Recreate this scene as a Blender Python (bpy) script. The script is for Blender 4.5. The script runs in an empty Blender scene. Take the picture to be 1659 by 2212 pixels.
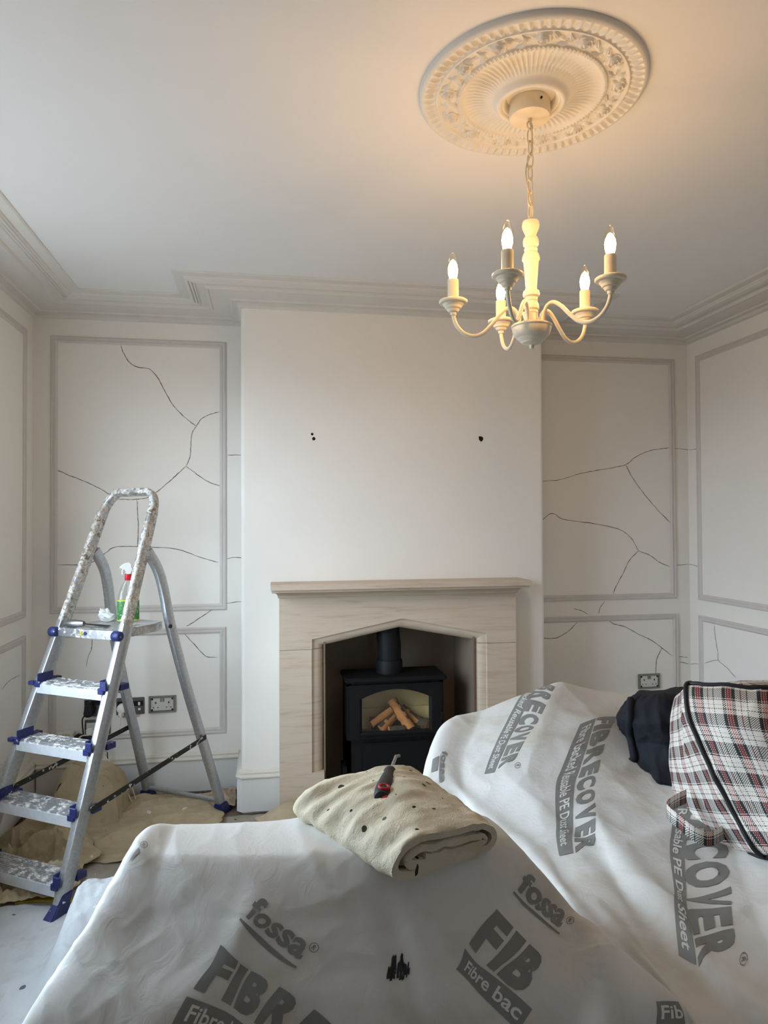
import bpy, bmesh, math, random
import numpy as np
from mathutils import Vector, Matrix, noise

# ---------------------------------------------------------------- camera, light, exposure
scene = bpy.context.scene
COL = scene.collection
scene.view_settings.view_transform = 'Standard'
scene.view_settings.look = 'None'
scene.view_settings.gamma = 1.0
scene.view_settings.use_curve_mapping = False
scene.view_settings.exposure = 0.0

YAW, PITCH, ROLL = .1679, .0175, -.0051          # measured from the vanishing points
_f = Vector((math.sin(YAW)*math.cos(PITCH), math.cos(YAW)*math.cos(PITCH), math.sin(PITCH)))
_r0 = Vector((math.cos(YAW), -math.sin(YAW), 0)); _u0 = _r0.cross(_f)
_r = _r0*math.cos(ROLL) + _u0*math.sin(ROLL); _u = _u0*math.cos(ROLL) - _r0*math.sin(ROLL)
cam = bpy.data.cameras.new('camera'); cam_o = bpy.data.objects.new('camera', cam); COL.objects.link(cam_o)
cam_o.matrix_world = Matrix(((_r.x, _u.x, -_f.x, 0), (_r.y, _u.y, -_f.y, 0), (_r.z, _u.z, -_f.z, 1.42), (0, 0, 0, 1)))
cam.sensor_fit = 'VERTICAL'; cam.sensor_height = 36.0; cam.lens = 36.0*1480/2212
cam.clip_start = .02
scene.camera = cam_o

# overcast daylight; it enters through the left wall window and the added rear fill opening
SKY = (0.68, 0.84, 1.0); SKY_STRENGTH = 15.2
world = bpy.data.worlds.new('overcast_sky'); scene.world = world; world.use_nodes = True
bg = world.node_tree.nodes['Background']; bg.inputs[1].default_value = SKY_STRENGTH
_tc = world.node_tree.nodes.new('ShaderNodeTexCoord'); _sx = world.node_tree.nodes.new('ShaderNodeSeparateXYZ'); _rp = world.node_tree.nodes.new('ShaderNodeValToRGB')
_mp = world.node_tree.nodes.new('ShaderNodeMath'); _mp.operation = 'MULTIPLY_ADD'; _mp.inputs[1].default_value = .5; _mp.inputs[2].default_value = .5
world.node_tree.links.new(_tc.outputs['Generated'], _sx.inputs[0]); world.node_tree.links.new(_sx.outputs[2], _mp.inputs[0]); world.node_tree.links.new(_mp.outputs[0], _rp.inputs[0]); world.node_tree.links.new(_rp.outputs[0], bg.inputs[0])
_rp.color_ramp.elements[0].position = .49; _rp.color_ramp.elements[0].color = (.15, .165, .18, 1)      # street and house fronts below the horizon
_rp.color_ramp.elements[1].position = .53; _rp.color_ramp.elements[1].color = (*SKY, 1)
# the room's window: opening in the left wall, beside the photographer
WIN = dict(y0=1.28, y1=2.90, z0=.70, z1=2.32)
pl = bpy.data.lights.new('window_portal', 'AREA'); pl.shape = 'RECTANGLE'
pl.size = WIN['y1']-WIN['y0']; pl.size_y = WIN['z1']-WIN['z0']; pl.cycles.is_portal = True
po = bpy.data.objects.new('window_portal', pl); COL.objects.link(po)
po.matrix_world = Matrix.Translation((-1.40, (WIN['y0']+WIN['y1'])/2, (WIN['z0']+WIN['z1'])/2)) @ Matrix(((0, 0, -1, 0), (1, 0, 0, 0), (0, -1, 0, 0), (0, 0, 0, 1))).to_4x4()
# added fill: made-up unseen opening in the rear wall, for weak daylight
FILL_WIN = dict(x0=.62, x1=1.18, z0=1.15, z1=1.75)
pl2 = bpy.data.lights.new('added_fill_portal', 'AREA'); pl2.shape = 'RECTANGLE'
pl2.size = FILL_WIN['x1']-FILL_WIN['x0']; pl2.size_y = FILL_WIN['z1']-FILL_WIN['z0']; pl2.cycles.is_portal = True
po2 = bpy.data.objects.new('added_fill_portal', pl2); COL.objects.link(po2)
po2.location = ((FILL_WIN['x0']+FILL_WIN['x1'])/2, -3.40, (FILL_WIN['z0']+FILL_WIN['z1'])/2); po2.rotation_euler = (math.pi/2, 0, 0)   # faces +Y, into the room
BULB_STRENGTH = 205.0
scene.cycles.max_bounces = 6; scene.cycles.diffuse_bounces = 5; scene.cycles.glossy_bounces = 3; scene.cycles.use_light_tree = False; scene.cycles.transparent_max_bounces = 8
scene.cycles.sample_clamp_indirect = 6.0
# ---------------------------------------------------------------- measured shapes
FRONT_GRID = np.array([[[-0.605, 1.877, 0.02], [-0.48, 1.826, 0.02], [-0.319, 1.799, 0.02], [-0.202, 1.759, 0.02], [-0.044, 1.732, 0.02], [0.16, 1.697, 0.02], [0.364, 1.663, 0.02], [0.534, 1.634, 0.02], [0.681, 1.609, 0.02], [0.772, 1.593, 0.02]], [[-0.54, 1.775, 0.02], [-0.391, 1.638, 0.3], [-0.245, 1.482, 0.6], [-0.169, 1.469, 0.62], [-0.046, 1.448, 0.62], [0.124, 1.419, 0.62], [0.306, 1.399, 0.62], [0.444, 1.375, 0.6], [0.531, 1.431, 0.4], [0.671, 1.529, 0.02]], [[-0.5, 1.707, 0.02], [-0.32, 1.495, 0.5], [-0.223, 1.316, 0.853], [-0.16, 1.336, 0.855], [-0.052, 1.338, 0.855], [0.105, 1.331, 0.854], [0.283, 1.311, 0.853], [0.412, 1.29, 0.847], [0.491, 1.337, 0.7], [0.643, 1.493, 0.02]], [[-0.508, 1.668, 0.02], [-0.329, 1.435, 0.45], [-0.249, 1.26, 0.843], [-0.173, 1.226, 0.857], [-0.047, 1.195, 0.862], [0.108, 1.168, 0.866], [0.266, 1.157, 0.861], [0.434, 1.179, 0.848], [0.516, 1.231, 0.62], [0.665, 1.429, 0.02]], [[-0.525, 1.631, 0.02], [-0.377, 1.403, 0.4], [-0.297, 1.218, 0.762], [-0.186, 1.174, 0.776], [-0.045, 1.14, 0.781], [0.117, 1.112, 0.78], [0.298, 1.097, 0.77], [0.524, 1.14, 0.747], [0.597, 1.177, 0.5], [0.731, 1.357, 0.02]], [[-0.561, 1.596, 0.02], [-0.432, 1.392, 0.36], [-0.342, 1.207, 0.696], [-0.21, 1.149, 0.718], [-0.044, 1.11, 0.724], [0.128, 1.081, 0.723], [0.312, 1.065, 0.712], [0.596, 1.099, 0.688], [0.676, 1.123, 0.42], [0.824, 1.301, 0.02]], [[-0.593, 1.561, 0.02], [-0.485, 1.38, 0.32], [-0.389, 1.191, 0.621], [-0.233, 1.123, 0.649], [-0.049, 1.082, 0.656], [0.138, 1.05, 0.655], [0.324, 1.034, 0.643], [0.686, 1.034, 0.602], [0.771, 1.066, 0.34], [0.939, 1.241, 0.02]], [[-0.651, 1.49, 0.02], [-0.566, 1.313, 0.22], [-0.461, 1.143, 0.33], [-0.275, 1.071, 0.36], [-0.059, 1.024, 0.36], [0.147, 0.989, 0.36], [0.344, 0.966, 0.36], [0.792, 0.941, 0.32], [0.874, 0.988, 0.2], [1.04, 1.142, 0.02]], [[-0.67, 1.392, 0.015], [-0.6, 1.217, 0.015], [-0.497, 1.068, 0.015], [-0.303, 1.015, 0.015], [-0.068, 0.965, 0.015], [0.151, 0.928, 0.015], [0.355, 0.903, 0.015], [0.838, 0.862, 0.015], [0.924, 0.908, 0.015], [1.056, 1.038, 0.015]]])
REAR_GRID = np.array([[[0.544, 2.444, 0.02], [0.605, 2.484, 0.02], [0.832, 2.547, 0.02], [1.138, 2.596, 0.02], [1.364, 2.609, 0.02], [1.616, 2.617, 0.02], [1.915, 2.617, 0.02], [2.36, 2.541, 0.02], [2.47, 2.509, 0.02]], [[0.519, 2.346, 0.02], [0.579, 2.356, 0.45], [0.785, 2.403, 0.52], [1.076, 2.455, 0.55], [1.297, 2.498, 0.52], [1.534, 2.499, 0.5], [1.814, 2.492, 0.5], [2.278, 2.454, 0.48], [2.446, 2.425, 0.02]], [[0.497, 2.269, 0.02], [0.542, 2.203, 0.726], [0.736, 2.27, 0.785], [1.013, 2.324, 0.846], [1.224, 2.391, 0.787], [1.456, 2.402, 0.759], [1.724, 2.398, 0.735], [2.195, 2.38, 0.676], [2.376, 2.356, 0.02]], [[0.461, 2.153, 0.02], [0.474, 2.063, 0.691], [0.602, 2.041, 0.729], [0.846, 2.049, 0.788], [1.041, 2.067, 0.78], [1.202, 2.04, 0.735], [1.437, 2.001, 0.719], [1.788, 1.942, 0.687], [1.966, 1.949, 0.02]], [[0.424, 2.038, 0.02], [0.422, 1.92, 0.642], [0.537, 1.87, 0.674], [0.709, 1.82, 0.72], [0.886, 1.79, 0.719], [1.038, 1.764, 0.69], [1.214, 1.694, 0.676], [1.504, 1.635, 0.654], [1.655, 1.626, 0.02]], [[0.381, 1.862, 0.02], [0.406, 1.69, 0.602], [0.526, 1.649, 0.638], [0.662, 1.605, 0.662], [0.791, 1.553, 0.675], [0.917, 1.501, 0.677], [1.052, 1.438, 0.673], [1.259, 1.372, 0.663], [1.43, 1.38, 0.02]], [[0.368, 1.682, 0.02], [0.419, 1.466, 0.578], [0.504, 1.42, 0.61], [0.607, 1.351, 0.645], [0.705, 1.299, 0.665], [0.806, 1.256, 0.673], [0.928, 1.215, 0.671], [1.116, 1.163, 0.668], [1.27, 1.164, 0.02]], [[0.394, 1.505, 0.02], [0.431, 1.312, 0.518], [0.51, 1.247, 0.568], [0.595, 1.187, 0.609], [0.67, 1.143, 0.631], [0.754, 1.108, 0.639], [0.868, 1.069, 0.642], [1.008, 1.025, 0.646], [1.16, 1.02, 0.02]], [[0.418, 1.369, 0.02], [0.433, 1.191, 0.469], [0.523, 1.109, 0.529], [0.599, 1.055, 0.568], [0.663, 1.023, 0.583], [0.736, 0.99, 0.598], [0.836, 0.953, 0.612], [0.957, 0.917, 0.616], [1.08, 0.912, 0.02]], [[0.417, 1.248, 0.02], [0.426, 1.064, 0.28], [0.495, 0.991, 0.3], [0.564, 0.949, 0.3], [0.62, 0.919, 0.3], [0.687, 0.888, 0.3], [0.783, 0.851, 0.3], [0.893, 0.812, 0.3], [1.02, 0.841, 0.02]], [[0.409, 1.148, 0.015], [0.418, 1.004, 0.015], [0.481, 0.933, 0.015], [0.544, 0.892, 0.015], [0.596, 0.863, 0.015], [0.658, 0.832, 0.015], [0.746, 0.796, 0.015], [0.858, 0.767, 0.015], [0.975, 0.798, 0.015]]])
BAG_GRID = np.array([[[1.251, 1.662, 0.995], [1.251, 1.662, 0.995], [1.251, 1.662, 0.995], [1.251, 1.662, 0.995], [1.251, 1.662, 0.995], [1.251, 1.662, 0.995], [1.251, 1.662, 0.995], [1.251, 1.662, 0.995], [1.251, 1.662, 0.995]], [[1.254, 1.743, 0.969], [1.178, 1.715, 0.968], [1.147, 1.68, 0.978], [1.12, 1.603, 0.99], [1.241, 1.562, 1.001], [1.4, 1.576, 0.996], [1.463, 1.647, 0.989], [1.408, 1.717, 0.976], [1.254, 1.743, 0.969]], [[1.346, 1.871, 0.914], [1.162, 1.811, 0.91], [1.086, 1.681, 0.961], [1.028, 1.558, 1.012], [1.141, 1.437, 1.031], [1.394, 1.455, 1.013], [1.595, 1.665, 0.967], [1.538, 1.838, 0.927], [1.346, 1.871, 0.914]], [[1.358, 1.891, 0.813], [1.141, 1.816, 0.819], [1.062, 1.656, 0.883], [0.999, 1.503, 0.946], [1.094, 1.365, 0.966], [1.375, 1.399, 0.93], [1.663, 1.706, 0.849], [1.58, 1.853, 0.812], [1.358, 1.891, 0.813]], [[1.345, 1.874, 0.708], [1.118, 1.791, 0.737], [1.055, 1.617, 0.8], [1.014, 1.461, 0.867], [1.095, 1.325, 0.888], [1.379, 1.379, 0.84], [1.689, 1.704, 0.744], [1.578, 1.835, 0.707], [1.345, 1.874, 0.708]], [[1.332, 1.837, 0.64], [1.103, 1.744, 0.652], [1.053, 1.559, 0.712], [1.034, 1.404, 0.769], [1.103, 1.285, 0.805], [1.392, 1.358, 0.752], [1.676, 1.677, 0.65], [1.561, 1.798, 0.638], [1.332, 1.837, 0.64]], [[1.319, 1.779, 0.603], [1.106, 1.673, 0.604], [1.064, 1.487, 0.647], [1.067, 1.354, 0.692], [1.128, 1.241, 0.736], [1.387, 1.32, 0.687], [1.635, 1.624, 0.599], [1.528, 1.744, 0.595], [1.319, 1.779, 0.603]], [[1.253, 1.505, 0.657], [1.253, 1.505, 0.657], [1.253, 1.505, 0.657], [1.253, 1.505, 0.657], [1.253, 1.505, 0.657], [1.253, 1.505, 0.657], [1.253, 1.505, 0.657], [1.253, 1.505, 0.657], [1.253, 1.505, 0.657]]])
JACKET_GRID = np.array([[[1.218, 1.984, 0.893], [1.218, 1.984, 0.893], [1.218, 1.984, 0.893], [1.218, 1.984, 0.893], [1.218, 1.984, 0.893], [1.218, 1.984, 0.893], [1.218, 1.984, 0.893], [1.218, 1.984, 0.893], [1.218, 1.984, 0.893]], [[1.307, 2.101, 0.864], [1.207, 2.088, 0.865], [1.145, 2.007, 0.876], [1.127, 1.949, 0.885], [1.167, 1.901, 0.903], [1.249, 1.887, 0.903], [1.333, 1.964, 0.895], [1.383, 2.088, 0.866], [1.307, 2.101, 0.864]], [[1.341, 2.157, 0.833], [1.199, 2.141, 0.816], [1.117, 2.022, 0.832], [1.09, 1.925, 0.859], [1.127, 1.837, 0.883], [1.22, 1.821, 0.88], [1.376, 1.958, 0.851], [1.435, 2.141, 0.833], [1.341, 2.157, 0.833]], [[1.353, 2.176, 0.764], [1.183, 2.165, 0.768], [1.101, 2.026, 0.8], [1.066, 1.889, 0.829], [1.11, 1.81, 0.846], [1.215, 1.793, 0.835], [1.404, 1.954, 0.793], [1.463, 2.158, 0.764], [1.353, 2.176, 0.764]], [[1.36, 2.176, 0.701], [1.203, 2.162, 0.698], [1.116, 2.024, 0.747], [1.085, 1.907, 0.765], [1.118, 1.82, 0.785], [1.221, 1.793, 0.78], [1.404, 1.955, 0.735], [1.463, 2.159, 0.7], [1.36, 2.176, 0.701]], [[1.337, 2.14, 0.65], [1.203, 2.122, 0.661], [1.12, 2.004, 0.698], [1.073, 1.88, 0.723], [1.104, 1.798, 0.729], [1.209, 1.775, 0.723], [1.404, 1.956, 0.677], [1.438, 2.123, 0.65], [1.337, 2.14, 0.65]], [[1.31, 2.084, 0.639], [1.183, 2.065, 0.654], [1.11, 1.975, 0.688], [1.071, 1.86, 0.7], [1.084, 1.767, 0.696], [1.184, 1.74, 0.686], [1.384, 1.93, 0.644], [1.4, 2.069, 0.639], [1.31, 2.084, 0.639]], [[1.206, 1.919, 0.659], [1.206, 1.919, 0.659], [1.206, 1.919, 0.659], [1.206, 1.919, 0.659], [1.206, 1.919, 0.659], [1.206, 1.919, 0.659], [1.206, 1.919, 0.659], [1.206, 1.919, 0.659], [1.206, 1.919, 0.659]]])
CRACKS = [('back', [(-0.763, 3.78, 2.37), (-0.747, 3.78, 2.324), (-0.719, 3.78, 2.28), (-0.681, 3.78, 2.257), (-0.62, 3.78, 2.249), (-0.578, 3.78, 2.206), (-0.549, 3.78, 2.15), (-0.502, 3.78, 2.067), (-0.459, 3.78, 2.016), (-0.411, 3.78, 1.975), (-0.377, 3.78, 1.948)]), ('back', [(-0.377, 3.78, 1.948), (-0.351, 3.78, 1.989), (-0.31, 3.78, 2.012), (-0.254, 3.78, 2.031)]), ('back', [(-0.377, 3.78, 1.948), (-0.399, 3.78, 1.913), (-0.406, 3.78, 1.851), (-0.409, 3.78, 1.789), (-0.43, 3.78, 1.734)]), ('back', [(-0.43, 3.78, 1.734), (-0.483, 3.78, 1.684), (-0.53, 3.78, 1.64), (-0.577, 3.78, 1.6), (-0.624, 3.78, 1.568), (-0.671, 3.78, 1.558), (-0.741, 3.78, 1.556), (-0.787, 3.78, 1.561), (-0.834, 3.78, 1.592), (-0.868, 3.78, 1.614), (-0.926, 3.78, 1.643), (-1.017, 3.78, 1.681), (-1.078, 3.78, 1.709)]), ('back', [(-0.43, 3.78, 1.734), (-0.387, 3.78, 1.702), (-0.339, 3.78, 1.665), (-0.296, 3.78, 1.643), (-0.252, 3.78, 1.629)]), ('back', [(-0.681, 3.78, 1.553), (-0.678, 3.78, 1.48), (-0.673, 3.78, 1.407), (-0.678, 3.78, 1.309)]), ('back', [(-1.072, 3.78, 1.218), (-0.959, 3.78, 1.218), (-0.89, 3.78, 1.234), (-0.838, 3.78, 1.275), (-0.792, 3.78, 1.306), (-0.694, 3.78, 1.309), (-0.601, 3.78, 1.304), (-0.471, 3.78, 1.29), (-0.363, 3.78, 1.249), (-0.262, 3.78, 1.218)]), ('back', [(-0.215, 3.78, 1.796), (-0.13, 3.78, 1.797)]), ('back', [(-0.218, 3.78, 1.237), (-0.182, 3.78, 1.244), (-0.13, 3.78, 1.241)]), ('back', [(-0.223, 3.78, 0.999), (-0.131, 3.78, 1.007)]), ('back', [(-0.291, 3.78, 0.968), (-0.363, 3.78, 0.923), (-0.406, 3.78, 0.893), (-0.428, 3.78, 0.881)]), ('back', [(-0.445, 3.78, 0.847), (-0.387, 3.78, 0.784), (-0.328, 3.78, 0.718), (-0.267, 3.78, 0.713)]), ('back', [(-0.903, 3.78, 0.83), (-0.905, 3.78, 0.782), (-0.923, 3.78, 0.735), (-0.93, 3.78, 0.687)]), ('back', [(1.568, 3.78, 1.663), (1.688, 3.78, 1.675), (1.804, 3.78, 1.708), (1.921, 3.78, 1.731), (2.039, 3.78, 1.751), (2.104, 3.78, 1.766), (2.165, 3.78, 1.81), (2.249, 3.78, 1.848), (2.34, 3.78, 1.865), (2.386, 3.78, 1.869)]), ('back', [(2.419, 3.78, 1.869), (2.493, 3.78, 1.862), (2.514, 3.78, 1.859)]), ('right', [(2.512, 3.767, 1.858), (2.512, 3.695, 1.856)]), ('back', [(2.104, 3.78, 1.766), (2.142, 3.78, 1.694), (2.216, 3.78, 1.597), (2.29, 3.78, 1.514), (2.386, 3.78, 1.419)]), ('back', [(1.566, 3.78, 1.431), (1.637, 3.78, 1.477), (1.7, 3.78, 1.444), (1.83, 3.78, 1.425), (1.976, 3.78, 1.402), (2.079, 3.78, 1.371), (2.138, 3.78, 1.321), (2.179, 3.78, 1.252)]), ('back', [(2.179, 3.78, 1.252), (2.256, 3.78, 1.223), (2.316, 3.78, 1.181), (2.382, 3.78, 1.155)]), ('back', [(2.422, 3.78, 1.163), (2.511, 3.78, 1.167)]), ('right', [(2.512, 3.773, 1.167), (2.512, 3.732, 1.164), (2.512, 3.687, 1.156)]), ('back', [(2.179, 3.78, 1.252), (2.121, 3.78, 1.197), (2.076, 3.78, 1.116), (2.031, 3.78, 1.04), (2.012, 3.78, 0.996)]), ('back', [(1.959, 3.78, 0.959), (1.932, 3.78, 0.922), (1.92, 3.78, 0.887)]), ('back', [(1.767, 3.78, 0.918), (1.818, 3.78, 0.903), (1.85, 3.78, 0.883)]), ('back', [(1.795, 3.78, 0.855), (1.751, 3.78, 0.805), (1.693, 3.78, 0.766), (1.636, 3.78, 0.749), (1.565, 3.78, 0.754)]), ('back', [(1.975, 3.78, 0.853), (2.013, 3.78, 0.824), (2.087, 3.78, 0.803), (2.175, 3.78, 0.756), (2.25, 3.78, 0.721), (2.324, 3.78, 0.669), (2.393, 3.78, 0.619)]), ('back', [(2.427, 3.78, 0.615), (2.494, 3.78, 0.607)]), ('back', [(2.324, 3.78, 0.669), (2.293, 3.78, 0.615), (2.284, 3.78, 0.56), (2.28, 3.78, 0.519)]), ('back', [(2.432, 3.78, 0.582), (2.505, 3.78, 0.568)]), ('right', [(2.512, 3.781, 0.567), (2.512, 3.691, 0.585)]), ('right', [(2.512, 3.643, 0.598), (2.512, 3.57, 0.628), (2.512, 3.521, 0.64)]), ('right', [(2.512, 3.554, 0.829), (2.512, 3.543, 0.757), (2.512, 3.524, 0.681), (2.512, 3.521, 0.64), (2.512, 3.45, 0.613), (2.512, 3.374, 0.573)]), ('left', [(-1.196, 3.375, 0.676), (-1.196, 3.471, 0.696), (-1.196, 3.604, 0.693)])]
PRINTS = [('F', 'big', 'FIBRE', [(3.584, 5.445), (4.619, 6.346), (4.832, 6.149), (3.762, 4.459)]), ('F', 'band', 'Fibre backed Re', [(3.484, 5.972), (4.509, 6.485), (4.611, 6.386), (3.562, 5.581)]), ('F', 'word', 'fossa', [(4.084, 3.881), (4.536, 4.789), (4.683, 4.346), (4.257, 3.571)]), ('F', 'line', '', [(4.0, 3.987), (4.497, 5.019), (4.517, 4.911), (4.038, 3.906)]), ('F', 'reg', '', [(4.608, 4.544), (4.656, 4.673), (4.723, 4.532), (4.673, 4.406)]), ('F', 'big', 'FIB', [(6.081, 4.455), (6.262, 5.703), (6.473, 5.173), (6.37, 3.878)]), ('F', 'band', 'Fibre bac', [(5.88, 4.999), (6.206, 6.084), (6.289, 5.834), (6.033, 4.555)]), ('F', 'word', 'fossa', [(6.575, 3.678), (6.65, 4.509), (6.883, 4.101), (6.772, 3.489)]), ('F', 'line', '', [(6.531, 3.737), (6.609, 4.629), (6.63, 4.593), (6.555, 3.702)]), ('F', 'reg', '', [(6.723, 4.393), (6.724, 4.496), (6.801, 4.394), (6.803, 4.286)]), ('F', 'band', 'Fib', [(6.72, 6.077), (6.882, 6.054), (6.969, 5.773), (6.789, 5.813)]), ('F', 'reg', '', [(2.399, 2.928), (2.553, 2.995), (2.563, 2.812), (2.401, 2.757)]), ('F', 'slab', '', [(2.35, 3.203), (2.34, 3.28), (2.462, 3.11), (2.41, 2.958)]), ('R', 'big', 'FIBRECOVER', [(3.987, 2.881), (3.455, 5.391), (3.781, 5.304), (4.399, 2.713)]), ('R', 'band', 'Fibre backed Reusable PE Dust Sheet', [(3.659, 3.104), (3.184, 5.419), (3.419, 5.378), (3.951, 2.91)]), ('R', 'reg', '', [(3.756, 5.105), (3.704, 5.248), (3.796, 5.239), (3.855, 5.094)]), ('R', 'big', 'BRECOVER', [(2.696, 1.946), (2.524, 3.724), (2.7, 3.682), (3.048, 2.247)]), ('R', 'band', 'backed Reusable PE Dust Sheet', [(2.54, 1.966), (2.359, 3.726), (2.488, 3.754), (2.69, 2.179)]), ('R', 'reg', '', [(2.733, 3.661), (2.741, 3.78), (2.824, 3.796), (2.815, 3.678)]), ('R', 'big', 'BRECOVER', [(5.648, 3.775), (4.879, 7.039), (5.533, 6.79), (6.255, 3.745)]), ('R', 'band', 'Reusable PE Dust Sheet', [(5.377, 4.314), (4.626, 6.785), (4.851, 6.969), (5.596, 4.261)]), ('R', 'reg', '', [(5.574, 6.747), (5.495, 6.982), (5.597, 6.948), (5.678, 6.725)]), ('R', 'word', 'fossa', [(1.476, 3.102), (1.532, 3.867), (1.634, 3.84), (1.584, 3.091)]), ('R', 'line', '', [(1.461, 3.189), (1.514, 3.87), (1.532, 3.867), (1.48, 3.189)]), ('R', 'slab', '', [(1.315, 3.316), (1.329, 3.62), (1.458, 3.588), (1.441, 3.241)]), ('F', 'smear', '', [(5.327, 5.34), (5.49, 5.335), (5.561, 4.426), (5.402, 4.43)])]
# ---------------------------------------------------------------- helpers: colour and materials
def S(r, g, b):
    def f(c):
        c /= 255.0
        return c/12.92 if c <= .04045 else ((c+.055)/1.055)**2.4
    return (f(r), f(g), f(b), 1.0)
class NT:
    def __init__(s, name):
        s.m = bpy.data.materials.new(name); s.m.use_nodes = True
        s.t = s.m.node_tree; s.b = s.t.nodes['Principled BSDF']
    def n(s, ty, **kw):
        x = s.t.nodes.new(ty)
        for k, v in kw.items(): setattr(x, k, v)
        return x
    def l(s, a, b): s.t.links.new(a, b)
    def coord(s, kind='Object', scale=(1, 1, 1)):
        c = s.n('ShaderNodeTexCoord'); mp = s.n('ShaderNodeMapping'); mp.inputs['Scale'].default_value = scale
        s.l(c.outputs[kind], mp.inputs['Vector']); return mp.outputs[0]
    def noise(s, vec, scale, detail=3, rough=.55, dist=0):
        x = s.n('ShaderNodeTexNoise'); x.inputs['Scale'].default_value = scale; x.inputs['Detail'].default_value = detail
        x.inputs['Roughness'].default_value = rough; x.inputs['Distortion'].default_value = dist
        s.l(vec, x.inputs['Vector']); return x.outputs['Fac']
    def voronoi(s, vec, scale):
        x = s.n('ShaderNodeTexVoronoi', voronoi_dimensions='2D'); x.inputs['Scale'].default_value = scale; s.l(vec, x.inputs['Vector']); return x
    def ramp(s, fac, stops, interp='LINEAR'):
        r = s.n('ShaderNodeValToRGB'); r.color_ramp.interpolation = interp
        e = r.color_ramp.elements
        while len(e) < len(stops): e.new(.5)
        for i, (p, c) in enumerate(stops):
            e[i].position = p; e[i].color = c if isinstance(c, tuple) else (c, c, c, 1)
        s.l(fac, r.inputs[0]); return r.outputs[0]
    def mix(s, fac, a, b):
        x = s.n('ShaderNodeMix', data_type='RGBA')
        for sock, v in ((x.inputs[0], fac), (x.inputs[6], a), (x.inputs[7], b)):
            if hasattr(v, 'is_output') or isinstance(v, bpy.types.NodeSocket): s.l(v, sock)
            elif isinstance(v, tuple): sock.default_value = v
            else: sock.default_value = v
        return x.outputs[2]
    def math(s, op, a, b=0.0, clamp=False):
        x = s.n('ShaderNodeMath', operation=op); x.use_clamp = clamp
        for i, v in enumerate((a, b)):
            if isinstance(v, bpy.types.NodeSocket): s.l(v, x.inputs[i])
            else: x.inputs[i].default_value = v
        return x.outputs[0]
    def bump(s, h, strength=.3, dist=.01):
        x = s.n('ShaderNodeBump'); x.inputs['Strength'].default_value = strength; x.inputs['Distance'].default_value = dist
        s.l(h, x.inputs['Height']); s.l(x.outputs[0], s.b.inputs['Normal'])
    def set(s, color=None, rough=None, metal=None, spec=None):
        if color is not None:
            if isinstance(color, bpy.types.NodeSocket): s.l(color, s.b.inputs['Base Color'])
            else: s.b.inputs['Base Color'].default_value = color
        if rough is not None:
            if isinstance(rough, bpy.types.NodeSocket): s.l(rough, s.b.inputs['Roughness'])
            else: s.b.inputs['Roughness'].default_value = rough
        if metal is not None:
            if isinstance(metal, bpy.types.NodeSocket): s.l(metal, s.b.inputs['Metallic'])
            else: s.b.inputs['Metallic'].default_value = metal
        if spec is not None: s.b.inputs['Specular IOR Level'].default_value = spec
        return s.m
def plain(name, col, rough=.6, metal=0, spec=.4, var=.06, scale=8, bump=0, bscale=60):
    k = NT(name); v = k.coord()
    f = k.noise(v, scale, 3)
    d = tuple(c*(1-var) for c in col[:3])+(1,); e = tuple(min(1, c*(1+var)) for c in col[:3])+(1,)
    k.set(k.ramp(f, [(.3, d), (.7, e)]), rough, metal, spec)
    if bump: k.bump(k.noise(v, bscale, 4), bump, .004)
    return k.m
M = {}
M['wall'] = plain('wall_paint', S(236, 231, 223), .75, var=.015, scale=2.5, bump=.05, bscale=90)
M['ceiling'] = plain('ceiling_paint', S(229, 228, 226), .85, var=.015, scale=2)
M['trim'] = plain('moulding_primer', S(208, 201, 195), .6, var=.03, scale=14, bump=.06)
M['cornice'] = plain('cornice_paint', S(217, 213, 206), .7, var=.025, scale=6, bump=.05)
M['skirt'] = plain('skirting_paint', S(212, 210, 206), .45, var=.02, scale=6)
M['skirt_top'] = plain('skirting_moulding_paint', S(222, 216, 203), .5, var=.03, scale=10)
M['crack'] = plain('crack_dark', S(74, 64, 56), .9, var=.1, scale=30)
M['plaster'] = plain('plaster_rose', S(220, 217, 210), .7, var=.02, scale=20, bump=.06)
M['lamp'] = plain('cream_lamp_paint', S(226, 214, 190), .38, var=.02, scale=30)
M['chain'] = plain('chain_cream_metal', S(214, 204, 184), .35, .3, var=.03)
M['flex'] = plain('lamp_flex', S(205, 196, 176), .6)
M['black_iron'] = plain('stove_black_iron', S(13, 13, 15), .6, .0, .25, var=.15, scale=20, bump=.12, bscale=220)
M['black'] = plain('black_plastic', S(23, 23, 26), .5, var=.1)
M['rubber_red'] = plain('red_plastic', S(170, 26, 40), .45)
M['steel'] = plain('dull_steel', S(150, 148, 146), .35, .9)
M['blue'] = NT('ladder_blue_plastic')
k = M['blue']; v = k.coord('Object'); f = k.noise(v, 45, 4, .6)
M['blue'] = k.set(k.mix(k.ramp(f, [(.66, 0.0), (.68, 1.0)]), S(28, 38, 92), S(214, 216, 214)), .45)
M['white_plastic'] = plain('white_plastic', S(232, 230, 224), .4, var=.02)
M['socket_white'] = plain('socket_inner_white', S(205, 203, 196), .5, var=.02)
M['chrome'] = plain('socket_brushed_metal', S(120, 118, 112), .32, .85, var=.08, scale=30)
M['socket_frame'] = plain('socket_box_grey', S(128, 127, 118), .5, .35, var=.05, scale=30)
M['dark'] = plain('dark_hole', S(22, 20, 19), .9)
M['cable_white'] = plain('white_cable', S(216, 210, 196), .5)
M['board'] = plain('firebox_board', S(124, 108, 92), .85, var=.14, scale=3, bump=.1)
M['vermiculite'] = plain('stove_firebrick', S(216, 204, 168), .9, var=.08, scale=12, bump=.15)
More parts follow.
